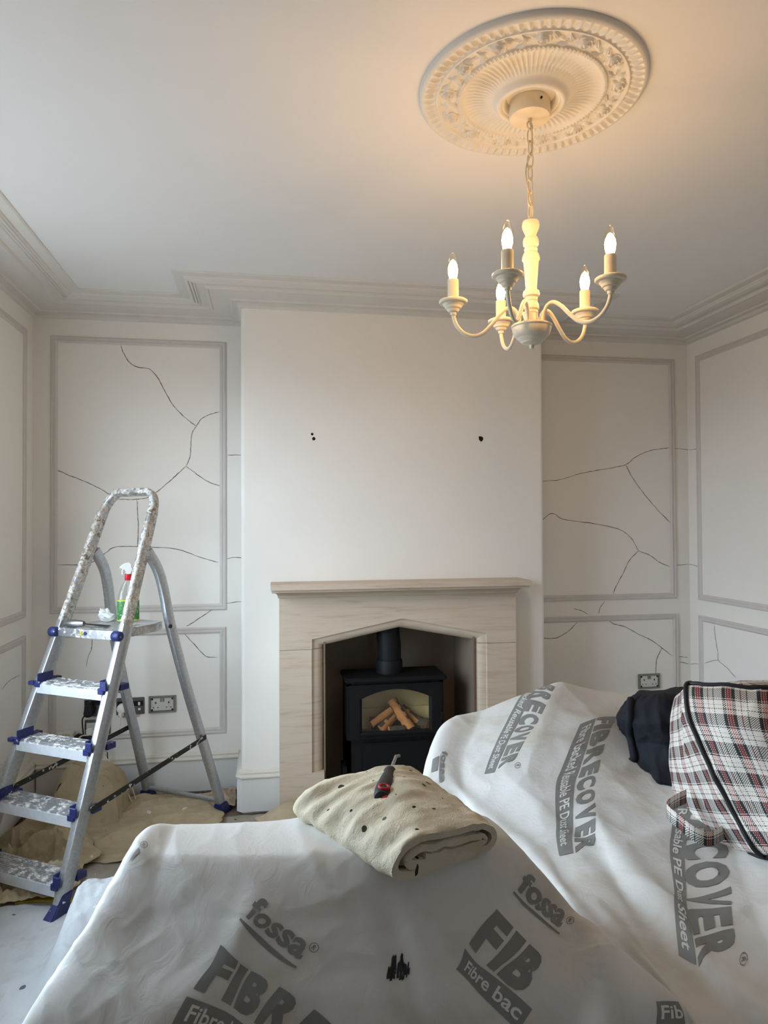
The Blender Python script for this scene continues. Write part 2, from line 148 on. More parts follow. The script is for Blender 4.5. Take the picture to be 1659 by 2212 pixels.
M['log_bark'] = plain('log_charred_bark', S(82, 74, 68), .9, var=.3, scale=30, bump=.5, bscale=60)
M['log_wood'] = plain('log_split_wood', S(206, 150, 100), .8, var=.2, scale=22, bump=.25, bscale=50)
M['hearth'] = plain('hearth_slate', S(70, 66, 62), .7, var=.12)
M['timber'] = plain('bare_floor', S(112, 98, 84), .7, var=.2, scale=5)
M['red_cap'] = plain('red_bottle_collar', S(196, 28, 44), .4)
M['yellow'] = plain('yellow_strip', S(176, 152, 44), .5)
M['plaster_patch'] = plain('pink_plaster_patch', S(196, 168, 152), .85, var=.08, scale=40)
M['filler'] = plain('white_filler', S(232, 231, 228), .8, bump=.2)
# stone of the fireplace: fine slanting bedding veins
k = NT('limestone'); c = k.n('ShaderNodeTexCoord'); mp = k.n('ShaderNodeMapping')
mp.inputs['Rotation'].default_value = (0, -.30, 0); mp.inputs['Scale'].default_value = (2.2, 2.2, 26)
k.l(c.outputs['Object'], mp.inputs[0])
f1 = k.noise(mp.outputs[0], 1.6, 5, .62, .7); f2 = k.noise(k.coord(), 3, 2)
base = k.ramp(f1, [(.34, S(186, 166, 144)), (.47, S(202, 183, 162)), (.75, S(208, 192, 173))])
M['stone'] = k.set(k.mix(k.math('MULTIPLY', f2, .35), base, S(195, 178, 159)), .75)
k.bump(k.noise(k.coord(), 120, 3), .05, .002)
# dust sheet: white fibre-backed PE, faint crinkle and grime
k = NT('dust_sheet_fibre'); v = k.coord()
g = k.noise(v, 5, 4, .6, .5)
M['sheet'] = k.set(k.ramp(g, [(.28, S(192, 184, 170)), (.46, S(210, 208, 203)), (.8, S(217, 216, 213))]), .48, spec=.35)
h1 = k.noise(v, 26, 5, .62, 1.2); h2 = k.noise(v, 210, 2)
k.bump(k.math('ADD', k.math('MULTIPLY', h1, .5), k.math('MULTIPLY', h2, .10)), .26, .011)
k = NT('dust_sheet_print'); v = k.coord(); f = k.noise(v, 38, 5, .65)
M['print'] = k.set(k.ramp(f, [(.26, S(160, 160, 156)), (.34, S(128, 128, 125)), (.8, S(120, 120, 117))]), .5)
M['print_white'] = plain('dust_sheet_print_white', S(214, 213, 208), .5)
M['smear'] = plain('black_paint_smear', S(30, 28, 30), .5)
# cotton drop cloths, with weave and paint drips
def cotton(name, a, b, spots, scale=9, size=.045):
    k = NT(name); v = k.coord(); f = k.noise(v, 6, 4, .6, .4)
    base = k.ramp(f, [(.3, a), (.7, b)])
    st = k.ramp(k.noise(v, 11, 3, .6, .8), [(.56, 0.0), (.66, .32)]); base = k.mix(st, base, tuple(c*q for c, q in zip(a[:3], (.86, .78, .64)))+(1,))
    vo = k.voronoi(v, scale); wob = k.noise(v, 55, 3)
    dd = k.math('ADD', vo.outputs['Distance'], k.math('MULTIPLY', wob, .16))
    sel = k.n('ShaderNodeSeparateColor'); k.l(vo.outputs['Color'], sel.inputs[0])
    small = k.math('MULTIPLY', sel.outputs[0], .12)
    thr = k.math('LESS_THAN', dd, k.math('ADD', small, size))
    pick = k.math('GREATER_THAN', sel.outputs[1], .45)
    mask = k.math('MULTIPLY', thr, pick)
    col = k.ramp(sel.outputs[2], spots, 'CONSTANT')
    k.set(k.mix(mask, base, col), .92, spec=.15)
    k.bump(k.math('ADD', k.noise(v, 420, 2), k.math('MULTIPLY', k.noise(v, 30, 5, .6, 1.0), 2.2)), .38, .005)
    return k.m
M['cotton'] = cotton('cotton_drop_cloth', S(168, 152, 124), S(186, 170, 142), [(0, S(52, 54, 46)), (.5, S(88, 92, 84)), (.75, S(208, 204, 192))], 7)
M['cotton_grey'] = cotton('greyed_cotton_drop_cloth', S(150, 143, 130), S(170, 163, 150), [(0, S(60, 64, 62)), (.45, S(104, 108, 106)), (.7, S(222, 220, 212))], 10)
M['cotton_pale'] = cotton('pale_cotton_drop_cloth', S(195, 184, 159), S(214, 205, 184), [(0, S(52, 54, 48)), (.6, S(98, 100, 92))], 24, .10)
M['cotton_white'] = cotton('whitish_floor_cloth', S(172, 174, 175), S(190, 192, 194), [(0, S(90, 96, 110)), (.6, S(196, 198, 198))], 8)
M['rag'] = plain('pinkish_rag', S(178, 156, 136), .95, var=.1, scale=20, bump=.4, bscale=120)
M['nylon'] = plain('dark_navy_nylon', S(28, 29, 35), .8, spec=.2, var=.15, scale=10, bump=.5, bscale=28)
# aluminium with paint on it; amount grows with cov
def alu(name, cov, browns, cov2=1.0):
    k = NT(name); v = k.coord()
    n1 = k.noise(v, 34, 6, .68, .6); n2 = k.noise(v, 52, 5, .65, .9); n3 = k.noise(v, 90, 4, .6)
    metal = k.ramp(n3, [(.3, S(166, 168, 172)), (.7, S(190, 192, 195))])
    m1 = k.ramp(n1, [(.72-cov*.32, 0.0), (.735-cov*.32, 1.0)]); m2 = k.ramp(n2, [(.80-cov*.24*cov2, 0.0), (.81-cov*.24*cov2, 1.0)])
    paint1 = k.ramp(n3, [(.35, S(176, 170, 160)), (.62, S(222, 219, 213))])
    n4 = k.noise(v, 21, 4)
    paint2 = k.ramp(n4, browns, 'CONSTANT')
    col = k.mix(m2, k.mix(m1, metal, paint1), paint2)
    allm = k.math('MAXIMUM', m1, m2)
    k.set(col, k.math('ADD', k.math('MULTIPLY', allm, .35), .30), k.math('MULTIPLY', k.math('SUBTRACT', 1.0, allm), .75))
    k.bump(k.math('ADD', m1, m2), .25, .003)
    return k.m
BR = [(0, S(58, 52, 48)), (.36, S(150, 134, 112)), (.5, S(190, 172, 150)), (.62, S(96, 92, 84))]
M['alu'] = alu('ladder_aluminium', .10, BR)
M['alu_rear'] = alu('ladder_aluminium_rear', .16, BR)
M['alu_handle'] = alu('ladder_handle_paint_covered', .80, [(0, S(58, 52, 48)), (.30, S(132, 118, 100)), (.47, S(176, 160, 140)), (.58, S(150, 146, 138)), (.72, S(84, 84, 84))], 1.35)
M['alu_lip'] = plain('ladder_lip_aluminium', S(206, 210, 214), .38, .35, var=.06, scale=30)
M['alu_tread'] = alu('ladder_tread_paint_covered', .62, [(0, S(84, 84, 84)), (.45, S(120, 120, 118)), (.6, S(150, 148, 140))])
k = NT('brace_black_splattered'); v = k.coord(); f = k.noise(v, 38, 4, .6)
M['brace'] = k.set(k.mix(k.ramp(f, [(.62, 0.0), (.635, 1.0)]), S(30, 29, 29), S(206, 204, 198)), .55)
# glass for window panes and the stove door
def glass(name, tint, gloss=.08):
    k = NT(name); t = k.n('ShaderNodeBsdfTransparent'); t.inputs[0].default_value = tint
    g = k.n('ShaderNodeBsdfGlossy'); g.inputs['Roughness'].default_value = .03
    mx = k.n('ShaderNodeMixShader'); mx.inputs[0].default_value = gloss
    k.l(t.outputs[0], mx.inputs[1]); k.l(g.outputs[0], mx.inputs[2])
    out = [n for n in k.t.nodes if n.type == 'OUTPUT_MATERIAL'][0]; k.l(mx.outputs[0], out.inputs[0]); return k.m
M['pane'] = glass('window_glass', (1, 1, 1, 1), .04)
M['stove_glass'] = glass('stove_door_glass', (.93, .90, .84, 1), .04)
M['bulb_glass'] = glass('bulb_clear_glass', (1, .97, .9, 1), .10)
M['bottle_clear'] = glass('clear_bottle_plastic', (.92, .93, .92, 1), .05)
k = NT('bulb_glow'); k.b.inputs['Base Color'].default_value = (1, .8, .5, 1)
k.b.inputs['Emission Color'].default_value = (1, .60, .26, 1); k.b.inputs['Emission Strength'].default_value = BULB_STRENGTH; M['glow'] = k.m
# label of the spray bottle
k = NT('green_bottle_label'); v = k.coord('Generated'); f = k.noise(v, 9, 3)
sx = k.n('ShaderNodeSeparateXYZ'); k.l(v, sx.inputs[0])
edge = k.ramp(sx.outputs[2], [(0, 1.0), (.05, 0.0), (.95, 0.0), (.955, 1.0)], 'CONSTANT')
gr = k.ramp(f, [(.35, S(48, 108, 52)), (.62, S(66, 132, 66)), (.66, S(196, 210, 180))])
M['label'] = k.set(k.mix(edge, gr, S(206, 208, 60)), .45)
# checked woven laundry bag: warp and weft stripes interlaced
k = NT('checked_woven_bag'); uv = k.n('ShaderNodeUVMap'); sp = k.n('ShaderNodeSeparateXYZ'); k.l(uv.outputs[0], sp.inputs[0])
W_, K_, R_, D_ = S(222, 216, 206), S(44, 44, 44), S(150, 48, 50), S(206, 142, 134)
def stripes(sock, per, stops):
    return k.ramp(k.math('FRACT', k.math('DIVIDE', sock, per)), stops, 'CONSTANT')
warp = stripes(sp.outputs[0], .070, [(0, K_), (.10, W_), (.12, R_), (.17, D_), (.20, R_), (.25, D_), (.28, K_), (.38, W_), (.52, R_), (.55, W_), (.70, K_), (.73, W_), (.86, W_), (.99, K_)])
weft = stripes(sp.outputs[1], .068, [(0, K_), (.22, W_), (.25, K_), (.30, W_), (.46, R_), (.475, W_), (.60, K_), (.63, W_), (.74, W_), (.80, K_)])
ch = k.n('ShaderNodeTexChecker'); ch.inputs['Scale'].default_value = 1.0
cm = k.n('ShaderNodeVectorMath', operation='SCALE'); k.l(uv.outputs[0], cm.inputs[0]); cm.inputs['Scale'].default_value = 1/.0026
k.l(cm.outputs[0], ch.inputs[0])
M['plaid'] = k.set(k.mix(ch.outputs['Fac'], warp, weft), .6, spec=.3)
k.bump(ch.outputs['Fac'], .12, .001)

# ---------------------------------------------------------------- helpers: geometry
def V(*a): return Vector(a if len(a) > 1 else a[0])
def bm_new(): return bmesh.new()
def quad_grid(bm, rows, close_u=False, close_v=False):
    vs = [[bm.verts.new(p) for p in r] for r in rows]
    nr, nc = len(vs), len(vs[0])
    for j in range(nr if close_v else nr-1):
        for i in range(nc if close_u else nc-1):
            a, b, c, d = vs[j][i], vs[j][(i+1) % nc], vs[(j+1) % nr][(i+1) % nc], vs[(j+1) % nr][i]
            try: bm.faces.new((a, b, c, d))
            except ValueError: pass
    return vs
def box(bm, lo, hi, mat=None):
    mat = mat or Matrix.Identity(4)
    ps = [mat @ V(x, y, z) for z in (lo[2], hi[2]) for y in (lo[1], hi[1]) for x in (lo[0], hi[0])]
    v = [bm.verts.new(p) for p in ps]
    for f in ((0, 2, 3, 1), (4, 5, 7, 6), (0, 1, 5, 4), (2, 6, 7, 3), (0, 4, 6, 2), (1, 3, 7, 5)):
        bm.faces.new([v[i] for i in f])
def prism(bm, poly, d0, d1, f):
    """poly: 2-D outline; f(a,b,d)->Vector; extruded from d0 to d1"""
    A = [bm.verts.new(f(a, b, d0)) for a, b in poly]; B = [bm.verts.new(f(a, b, d1)) for a, b in poly]
    bm.faces.new(A); bm.faces.new(B[::-1])
    for i in range(len(poly)):
        j = (i+1) % len(poly); bm.faces.new((A[i], B[i], B[j], A[j]))
def tube(bm, pts, rad, seg=10, caps=True):
    pts = [V(p) for p in pts]; n = len(pts)
    rads = rad if isinstance(rad, (list, tuple)) else [rad]*n
    t0 = (pts[1]-pts[0]).normalized()
    up = V(0, 0, 1) if abs(t0.z) < .9 else V(1, 0, 0)
    x = t0.cross(up).normalized(); rows = []
    for i in range(n):
        t = (pts[min(i+1, n-1)]-pts[max(i-1, 0)]).normalized()
        x = (x - t*x.dot(t)).normalized(); y = t.cross(x)
        rows.append([pts[i]+(x*math.cos(a)+y*math.sin(a))*rads[i] for a in [2*math.pi*k/seg for k in range(seg)]])
    vs = quad_grid(bm, rows, close_u=True)
    if caps:
        bm.faces.new(vs[0][::-1]); bm.faces.new(vs[-1])
def smooth_path(pts, n=6):
    P = [V(p) for p in pts]; out = []
    for i in range(len(P)-1):
        p0 = P[i-1] if i else 2*P[0]-P[1]; p1, p2 = P[i], P[i+1]; p3 = P[i+2] if i+2 < len(P) else 2*P[-1]-P[-2]
        for k in range(n):
            f = k/n
            out.append(.5*((2*p1)+(-p0+p2)*f+(2*p0-5*p1+4*p2-p3)*f*f+(-p0+3*p1-3*p2+p3)*f**3))
    out.append(P[-1]); return out
def sweep_sec(bm, pts, sec, side, caps=True):
    """section sec [(a,b)] with a along `side`, b along side x tangent; mitred along pts"""
    pts = [V(p) for p in pts]; side = V(side).normalized(); rows = []; n = len(pts)
    for i in range(n):
        t = (pts[min(i+1, n-1)]-pts[max(i-1, 0)]).normalized()
        a = (side - t*side.dot(t)).normalized(); b = t.cross(a)
        rows.append([pts[i]+a*s+b*q for s, q in sec])
    vs = quad_grid(bm, rows, close_u=True)
    if caps: bm.faces.new(vs[0][::-1]); bm.faces.new(vs[-1])
def rrect(w, h, r=.006, n=3):
    out = []
    for cx, cy, a0 in ((w/2-r, h/2-r, 0), (-w/2+r, h/2-r, 90), (-w/2+r, -h/2+r, 180), (w/2-r, -h/2+r, 270)):
        for k in range(n+1):
            a = math.radians(a0+90*k/n); out.append((cx+r*math.cos(a), cy+r*math.sin(a)))
    return out
def lathe(bm, prof, seg=32, mat=None, cap=True):
    mat = mat or Matrix.Identity(4)
    rows = [[mat @ V(r*math.cos(a), r*math.sin(a), z) for a in [2*math.pi*k/seg for k in range(seg)]] for r, z in prof]
    vs = quad_grid(bm, rows, close_u=True)
    if cap:
        for ring, r in ((vs[0], prof[0][0]), (vs[-1], prof[-1][0])):
            if r > 1e-5: bm.faces.new(ring)
def mitre(bm, path, prof, f, closed=False):
    """path: 2-D polyline; prof: [(offset to the left of travel, height)]; f(x,y,h)->Vector"""
    n = len(path); rows = []
    for i in range(n):
        p = V(*path[i], 0)
        def nrm(a, b):
            d = (V(*b, 0)-V(*a, 0)).normalized(); return V(-d.y, d.x, 0)
        if closed or 0 < i < n-1:
            n1 = nrm(path[i-1], path[i]); n2 = nrm(path[i], path[(i+1) % n]); m = (n1+n2)/(1+n1.dot(n2))
        elif i == 0: m = nrm(path[0], path[1])
        else: m = nrm(path[-2], path[-1])
        rows.append([f(p.x+m.x*o, p.y+m.y*o, h) for o, h in prof])
    vs = quad_grid(bm, rows, close_v=closed)
    if not closed:
        try: bm.faces.new(vs[0]); bm.faces.new(vs[-1][::-1])
        except ValueError: pass
def mesh(bm, name, smooth=None):
    bmesh.ops.remove_doubles(bm, verts=bm.verts, dist=1e-6)
    bmesh.ops.recalc_face_normals(bm, faces=bm.faces)
    me = bpy.data.meshes.new(name); bm.to_mesh(me); bm.free()
    if smooth is not None:
        me.polygons.foreach_set('use_smooth', [True]*len(me.polygons))
        if smooth < 180: me.set_sharp_from_angle(angle=math.radians(smooth))
    return me
def place(name, me, mat, parent=None, origin=None):
    """link a mesh given in world coordinates; its origin goes to the base of its box (or parent's origin)"""
    co = np.empty(len(me.vertices)*3); me.vertices.foreach_get('co', co); co = co.reshape(-1, 3)
    if parent is not None: o3 = Vector(parent['_w'])
    elif origin is not None: o3 = V(origin)
    else: lo, hi = co.min(0), co.max(0); o3 = V((lo[0]+hi[0])/2, (lo[1]+hi[1])/2, lo[2])
    co -= np.array(o3); me.vertices.foreach_set('co', co.ravel()); me.update()
    o = bpy.data.objects.new(name, me); COL.objects.link(o)
    if mat: me.materials.append(M[mat] if isinstance(mat, str) else mat)
    o['_w'] = tuple(o3)
    if parent is not None: o.parent = parent
    else: o.location = o3
    return o
def part(name, bm, mat, parent=None, smooth=None, label=None, origin=None):
    o = place(name, mesh(bm, name, smooth), mat, parent, origin)
    if label: o['label'] = label
    return o
def tag(o, label, cat, group=None):
    o['label'] = label; o['category'] = cat
    if group: o['group'] = group
    return o
def thing(name, label, cat, loc, group=None):
    o = bpy.data.objects.new(name, None); COL.objects.link(o); o.location = loc; o['_w'] = tuple(loc)
    o.empty_display_size = .05
    return tag(o, label, cat, group)
def struct(o, label=None, cat=None):
    o['kind'] = 'structure'
    if label: o['label'] = label
    if cat: o['category'] = cat
    return o
def shared(name, me, mat, parent, M4):
    """another object on the same mesh data, placed with a world matrix"""
    o = bpy.data.objects.new(name, me); COL.objects.link(o)
    if not me.materials: me.materials.append(M[mat])
    o.parent = parent; o['_w'] = tuple(M4.translation)
    o.matrix_local = Matrix.Translation(-Vector(parent['_w'])) @ M4
    return o
# vectorised value noise, used for cloth folds
def _hash(i, j, seed):
    h = (i.astype(np.int64)*374761393 + j.astype(np.int64)*668265263 + seed*1274126177) & 0xffffffff
    h = ((h ^ (h >> 13))*1274126177) & 0xffffffff
    return ((h ^ (h >> 16)) & 0xffff)/65535.0
def vnoise(x, y, seed=0):
    x = np.asarray(x, float); y = np.asarray(y, float)
    i = np.floor(x); j = np.floor(y); fx, fy = x-i, y-j; fx = fx*fx*fx*(fx*(fx*6-15)+10); fy = fy*fy*fy*(fy*(fy*6-15)+10)
    a, b, c, d = _hash(i, j, seed), _hash(i+1, j, seed), _hash(i, j+1, seed), _hash(i+1, j+1, seed)
    return (a*(1-fx)+b*fx)*(1-fy)+(c*(1-fx)+d*fx)*fy
def fbm(x, y, seed=0, oct=4, g=.5):
    s = 0; a = 1; t = 0
    for o in range(oct):
        s = s+a*vnoise(x*2**o+17.3*o, y*2**o-9.1*o, seed+o); t += a; a *= g
    return s/t
def ridge(x, y, seed=0, oct=3):
    s = 0; a = 1; t = 0
    for o in range(oct):
        n = 1-np.abs(2*vnoise(x*2**o+5.7*o, y*2**o+3.1*o, seed+o)-1); s = s+a*n*n; t += a; a *= .45
    return s/t
def cr_weights(n, ts):
    W = np.zeros((len(ts), n))
    for k, t in enumerate(ts):
        t = min(max(t, 0), n-1-1e-9); i = int(t); f = t-i
        h10 = f**3-2*f*f+f; h11 = f**3-f*f; h01 = 3*f*f-2*f**3; T_ = .30   # cardinal spline, fairly tight
        w = (-T_*h10, 1-h01-T_*h11, h01+T_*h10, T_*h11)
        for q, x in zip((i-1, i, i+1, i+2), w):
            if q < 0: W[k, 0] += 2*x; W[k, 1] -= x
            elif q >= n: W[k, n-1] += 2*x; W[k, n-2] -= x
            else: W[k, q] += x
    return W
def dense(G, nu, nv):
    us = np.linspace(0, G.shape[1]-1, nu); vs = np.linspace(0, G.shape[0]-1, nv)
    return us, vs, np.einsum('jr,rck,ic->jik', cr_weights(G.shape[0], vs), G, cr_weights(G.shape[1], us))
def normals(Sg):
    du = np.gradient(Sg, axis=1); dv = np.gradient(Sg, axis=0); n = np.cross(du, dv)
    l = np.linalg.norm(n, axis=2, keepdims=True); return n/np.maximum(l, 1e-9)
def grid_mesh(name, Sg, uv=None, smooth=True, thick=0):
    nv, nu = Sg.shape[:2]
    idx = np.arange(nv*nu).reshape(nv, nu)
    F = np.stack([idx[:-1, :-1], idx[:-1, 1:], idx[1:, 1:], idx[1:, :-1]], -1).reshape(-1, 4)
    P = Sg.reshape(-1, 3)
    if thick:
        N = normals(Sg).reshape(-1, 3); P = np.concatenate([P, P-N*thick]); o = nv*nu
        F2 = F[:, ::-1]+o
        def strip(e): return np.stack([e[1:], e[:-1], e[:-1]+o, e[1:]+o], -1)
        F = np.concatenate([F, F2, strip(idx[0]), strip(idx[-1][::-1]), strip(idx[:, 0][::-1]), strip(idx[:, -1])])
    me = bpy.data.meshes.new(name)
    me.vertices.add(len(P)); me.vertices.foreach_set('co', P.ravel())
    me.loops.add(F.size); me.loops.foreach_set('vertex_index', F.ravel().astype(np.int32))
    me.polygons.add(len(F)); me.polygons.foreach_set('loop_start', np.arange(0, F.size, 4, dtype=np.int32))
    me.update(calc_edges=True)
    me.polygons.foreach_set('use_smooth', [smooth]*len(F))
    if uv is not None:
        l = me.uv_layers.new(name='UVMap'); U = uv.reshape(-1, 2)
        l.data.foreach_set('uv', U[F.ravel() % len(U)].ravel())
    me.update(); return me
# ================================================================ THE ROOM
XL, XR, YB, YC, YR, HC = -1.196, 2.512, 3.78, 3.46, -3.20, 2.565
BX0, BX1 = -.131, 1.452                      # chimney breast
OX0, OX1, OSP, OAP, OC = .27, 1.044, .82, .897, .657   # fireplace opening
T = .22
bm = bm_new(); box(bm, (XL-T, YR-T, -.12), (XR+T, YB+T, 0)); struct(part('floor', bm, 'timber'), 'bare brown floor mostly hidden under dust sheets')
bm = bm_new(); box(bm, (XL-T, YR-T, HC), (XR+T, YB+T, HC+.15)); struct(part('ceiling', bm, 'ceiling'), 'smooth white ceiling above the chandelier')
bm = bm_new(); box(bm, (XL-T, YB, 0), (XR+T, YB+T, HC)); WALL_BACK = struct(part('wall_back', bm, 'wall'), 'cracked white alcove wall either side of the chimney breast')
bm = bm_new(); box(bm, (XR, YR, 0), (XR+T, YB, HC)); WALL_RIGHT = struct(part('wall_right', bm, 'wall'), 'white panelled wall at the right')
bm = bm_new()
w = WIN
box(bm, (XL-T, YR, 0), (XL, w['y0'], HC)); box(bm, (XL-T, w['y1'], 0), (XL, YB, HC))
box(bm, (XL-T, w['y0'], 0), (XL, w['y1'], w['z0'])); box(bm, (XL-T, w['y0'], w['z1']), (XL, w['y1'], HC))
WALL_LEFT = struct(part('wall_left', bm, 'wall'), 'white panelled wall at the left')
w2 = FILL_WIN; bm = bm_new()
box(bm, (XL-T, YR-T, 0), (w2['x0'], YR, HC)); box(bm, (w2['x1'], YR-T, 0), (XR+T, YR, HC))
box(bm, (w2['x0'], YR-T, 0), (w2['x1'], YR, w2['z0'])); box(bm, (w2['x0'], YR-T, w2['z1']), (w2['x1'], YR, HC)); struct(part('wall_rear', bm, 'wall'))
wf = bm_new(); ym2 = YR-.12  # frame and pane of the rear opening added for fill light
for a in ((w2['x0'], w2['x0']+.05), (w2['x1']-.05, w2['x1'])): box(wf, (a[0], ym2-.03, w2['z0']), (a[1], ym2+.03, w2['z1']))
for a in ((w2['z0'], w2['z0']+.05), (w2['z1']-.05, w2['z1'])): box(wf, (w2['x0']+.05, ym2-.03, a[0]), (w2['x1']-.05, ym2+.03, a[1]))
FILL_FRAME = struct(part('added_fill_window', wf, 'skirt'))
bm = bm_new(); box(bm, (w2['x0']+.05, ym2-.003, w2['z0']+.05), (w2['x1']-.05, ym2+.003, w2['z1']-.05)); part('pane', bm, 'pane', FILL_FRAME)
# sash window in the left wall (beside the photographer, out of frame)
wf = bm_new(); xm = XL-.12
for a in ((w['y0'], w['y0']+.06), (w['y1']-.06, w['y1'])): box(wf, (xm-.04, a[0], w['z0']), (xm+.04, a[1], w['z1']))
for a in ((w['z0'], w['z0']+.07), (w['z1']-.06, w['z1'])): box(wf, (xm-.04, w['y0']+.06, a[0]), (xm+.04, w['y1']-.06, a[1]))
zm = (w['z0']+w['z1'])/2; box(wf, (xm-.03, w['y0']+.06, zm-.022), (xm+.03, w['y1']-.06, zm+.022))
ym = (w['y0']+w['y1'])/2; box(wf, (xm-.02, ym-.012, w['z0']+.07), (xm+.02, ym+.012, w['z1']-.06))
WINO = struct(part('window_1', wf, 'skirt'))
for z0, z1 in ((w['z0']+.07, zm-.022), (zm+.022, w['z1']-.06)):
    for y0, y1 in ((w['y0']+.06, ym-.012), (ym+.012, w['y1']-.06)):
        bm = bm_new(); box(bm, (xm-.003, y0, z0), (xm+.003, y1, z1)); part('pane', bm, 'pane', WINO)
bm = bm_new(); box(bm, (XL-T, w['y0']-.05, w['z0']-.035), (XL+.05, w['y1']+.05, w['z0'])); part('window_sill', bm, 'skirt', WINO)

# chimney breast with the fireplace opening; softened outer corners
def rc(x, y, sx, n=4, r=.02):
    # rounded front corner; sx = -1 for left corner, +1 for right corner
    cxx = x - sx*r; cyy = y + r
    return [(cxx + sx*r*math.sin(a), cyy - r*math.cos(a)) for a in [math.pi/2*k/n for k in range(n+1)]]
bm = bm_new()
left = [(BX0, YB)] + rc(BX0, YC, -1)[::-1] + [(OX0, YC), (OX0, YB)]
right = [(OX1, YB), (OX1, YC)] + rc(BX1, YC, 1) + [(BX1, YB)]
ZL = .95
fz = lambda a, b, d: V(a, b, d)
prism(bm, left, 0, ZL, fz); prism(bm, right, 0, ZL, fz)
prism(bm, [(BX0, YB)] + rc(BX0, YC, -1)[::-1] + rc(BX1, YC, 1) + [(BX1, YB)], ZL, HC, fz)
BREAST = struct(part('wall_chimney', bm, 'wall', smooth=30), 'bright white chimney breast above the stone fireplace')
# firebox lining boards inside the opening
for nm, lo, hi in (('back_board', (OX0, YB-.012, 0), (OX1, YB-.001, ZL)), ('side_board', (OX0, 3.40, 0), (OX0+.008, YB-.012, ZL)), ('side_board', (OX1-.008, 3.40, 0), (OX1, YB-.012, ZL)), ('top_board', (OX0, 3.47, ZL-.02), (OX1, YB-.012, ZL))):
    bm = bm_new(); box(bm, lo, hi); part(nm, bm, 'board', BREAST)
bm = bm_new(); box(bm, (OX0, 3.38, 0), (OX1, YB-.012, .02)); part('hearth_slab', bm, 'hearth', BREAST)
# drill holes left by an old bracket
for hx, hz, r in ((.221, 1.875, .0055), (.229, 1.852, .007), (1.099, 1.873, .005), (1.106, 1.866, .010), (1.107, 1.858, .006)):
    bm = bm_new(); lathe(bm, [(r*1.25, 0), (r*1.1, .0008), (r*.5, .0006), (0, .0004)], 14, Matrix.Translation((hx, YC, hz)) @ Matrix.Rotation(math.pi/2, 4, 'X')); part('drill_hole', bm, 'dark', BREAST)

# cornice: one moulding run round walls and breast
CP = [(0, 2.497), (.010, 2.499), (.018, 2.505), (.018, 2.517), (.026, 2.519), (.046, 2.519), (.050, 2.524)]
for q in range(9):
    a = q/8; CP.append((.052+.092*a, 2.526+.012*a*a))
CP += [(.148, 2.533), (.156, 2.532), (.160, 2.538), (.164, 2.546), (.196, 2.546)]
for c0 in (.200, .214, .228):
    CP += [(c0, 2.545), (c0+.003, 2.5405), (c0+.008, 2.5395), (c0+.012, 2.5425), (c0+.0135, 2.547)]
CP += [(.246, 2.549), (.250, 2.556), (.290, 2.557), (.297, 2.561), (.298, HC)]
path = [(XR, YR), (XR, YB), (BX1, YB), (BX1, YC), (BX0, YC), (BX0, YB), (XL, YB), (XL, YR)]
bm = bm_new(); mitre(bm, path, CP, lambda x, y, h: V(x, y, h)); struct(part('trim_1', bm, 'cornice', smooth=28), 'wide stepped plaster cornice round the ceiling edge')

# skirting boards
SK = [(.022, .015), (.022, .150), (.0205, .156), (.020, .172), (.025, .176), (.028, .183), (.025, .190), (.020, .193), (.0195, .198), (.022, .201), (.021, .206), (.013, .209), (.011, .214), (.004, .2175), (0, .218)]
def skirting(name, path, label=None, cut=8):
    bm = bm_new(); mitre(bm, path, [(0, .015)]+SK[:5], lambda x, y, h: V(x, y, h)); o = struct(part(name, bm, 'skirt', smooth=30), label)
    bm = bm_new(); mitre(bm, path, SK[4:]+[(0, .176)], lambda x, y, h: V(x, y, h)); part('top_moulding', bm, 'skirt_top', o, smooth=30)
skirting('baseboard_back', [(BX0-.025, YB), (XL+.028, YB)], 'white moulded skirting along the left alcove wall')
skirting('baseboard_right_alcove', [(XR-.028, YB), (BX1+.028, YB)])
skirting('baseboard_left', [(XL, YB), (XL, w['y1']+.12)], 'white moulded skirting along the left wall')
skirting('baseboard_right', [(XR, YR), (XR, YB)])
skirting('baseboard_breast_left', [(.058, YC), (BX0+.012, YC), (BX0, YC+.012), (BX0, YB)], 'white moulded skirting on the left end of the chimney breast')
skirting('baseboard_breast_right', [(BX1, YB), (BX1, YC), (1.262, YC)])

# picture-frame panel mouldings on the walls
PM = [(-.0005, .0), (0, .007), (.004, .0105), (.009, .0105), (.011, .0075), (.018, .0065), (.020, .0095), (.025, .0095), (.029, .006), (.033, .004), (.0335, 0)]
NP = [1]
def panel(a0, a1, z0, z1, f, label):
    NP[0] += 1; bm = bm_new(); mitre(bm, [(a0, z0), (a1, z0), (a1, z1), (a0, z1)], PM, f, closed=True)
    struct(part('trim_%d' % NP[0], bm, 'trim', smooth=25), label)
fb = lambda a, z, h: V(a, YB-h, z); fr = lambda a, z, h: V(XR-h, -a, z); fl = lambda a, z, h: V(XL+h, a, z)
panel(-1.108, -.222, .965, 2.405, fb, 'tall panel moulding on the left alcove wall')
panel(-1.112, -.224, .307, .873, fb, 'low panel moulding on the left alcove wall behind the ladder')
panel(1.458, 2.422, .965, 2.405, fb, 'tall panel moulding on the right alcove wall')
panel(1.458, 2.430, .307, .873, fb, 'low panel moulding on the right alcove wall')
panel(-3.69, -1.90, .965, 2.405, fr, 'tall panel moulding on the right wall'); panel(-3.69, -1.90, .307, .873, fr, 'low panel moulding on the right wall')
panel(-1.78, .2, .965, 2.405, fr, None); panel(-1.78, .2, .307, .873, fr, None)
panel(3.08, 3.668, .965, 2.405, fl, 'tall panel moulding on the left wall'); panel(3.08, 3.668, .307, .873, fl, 'low panel moulding on the left wall')

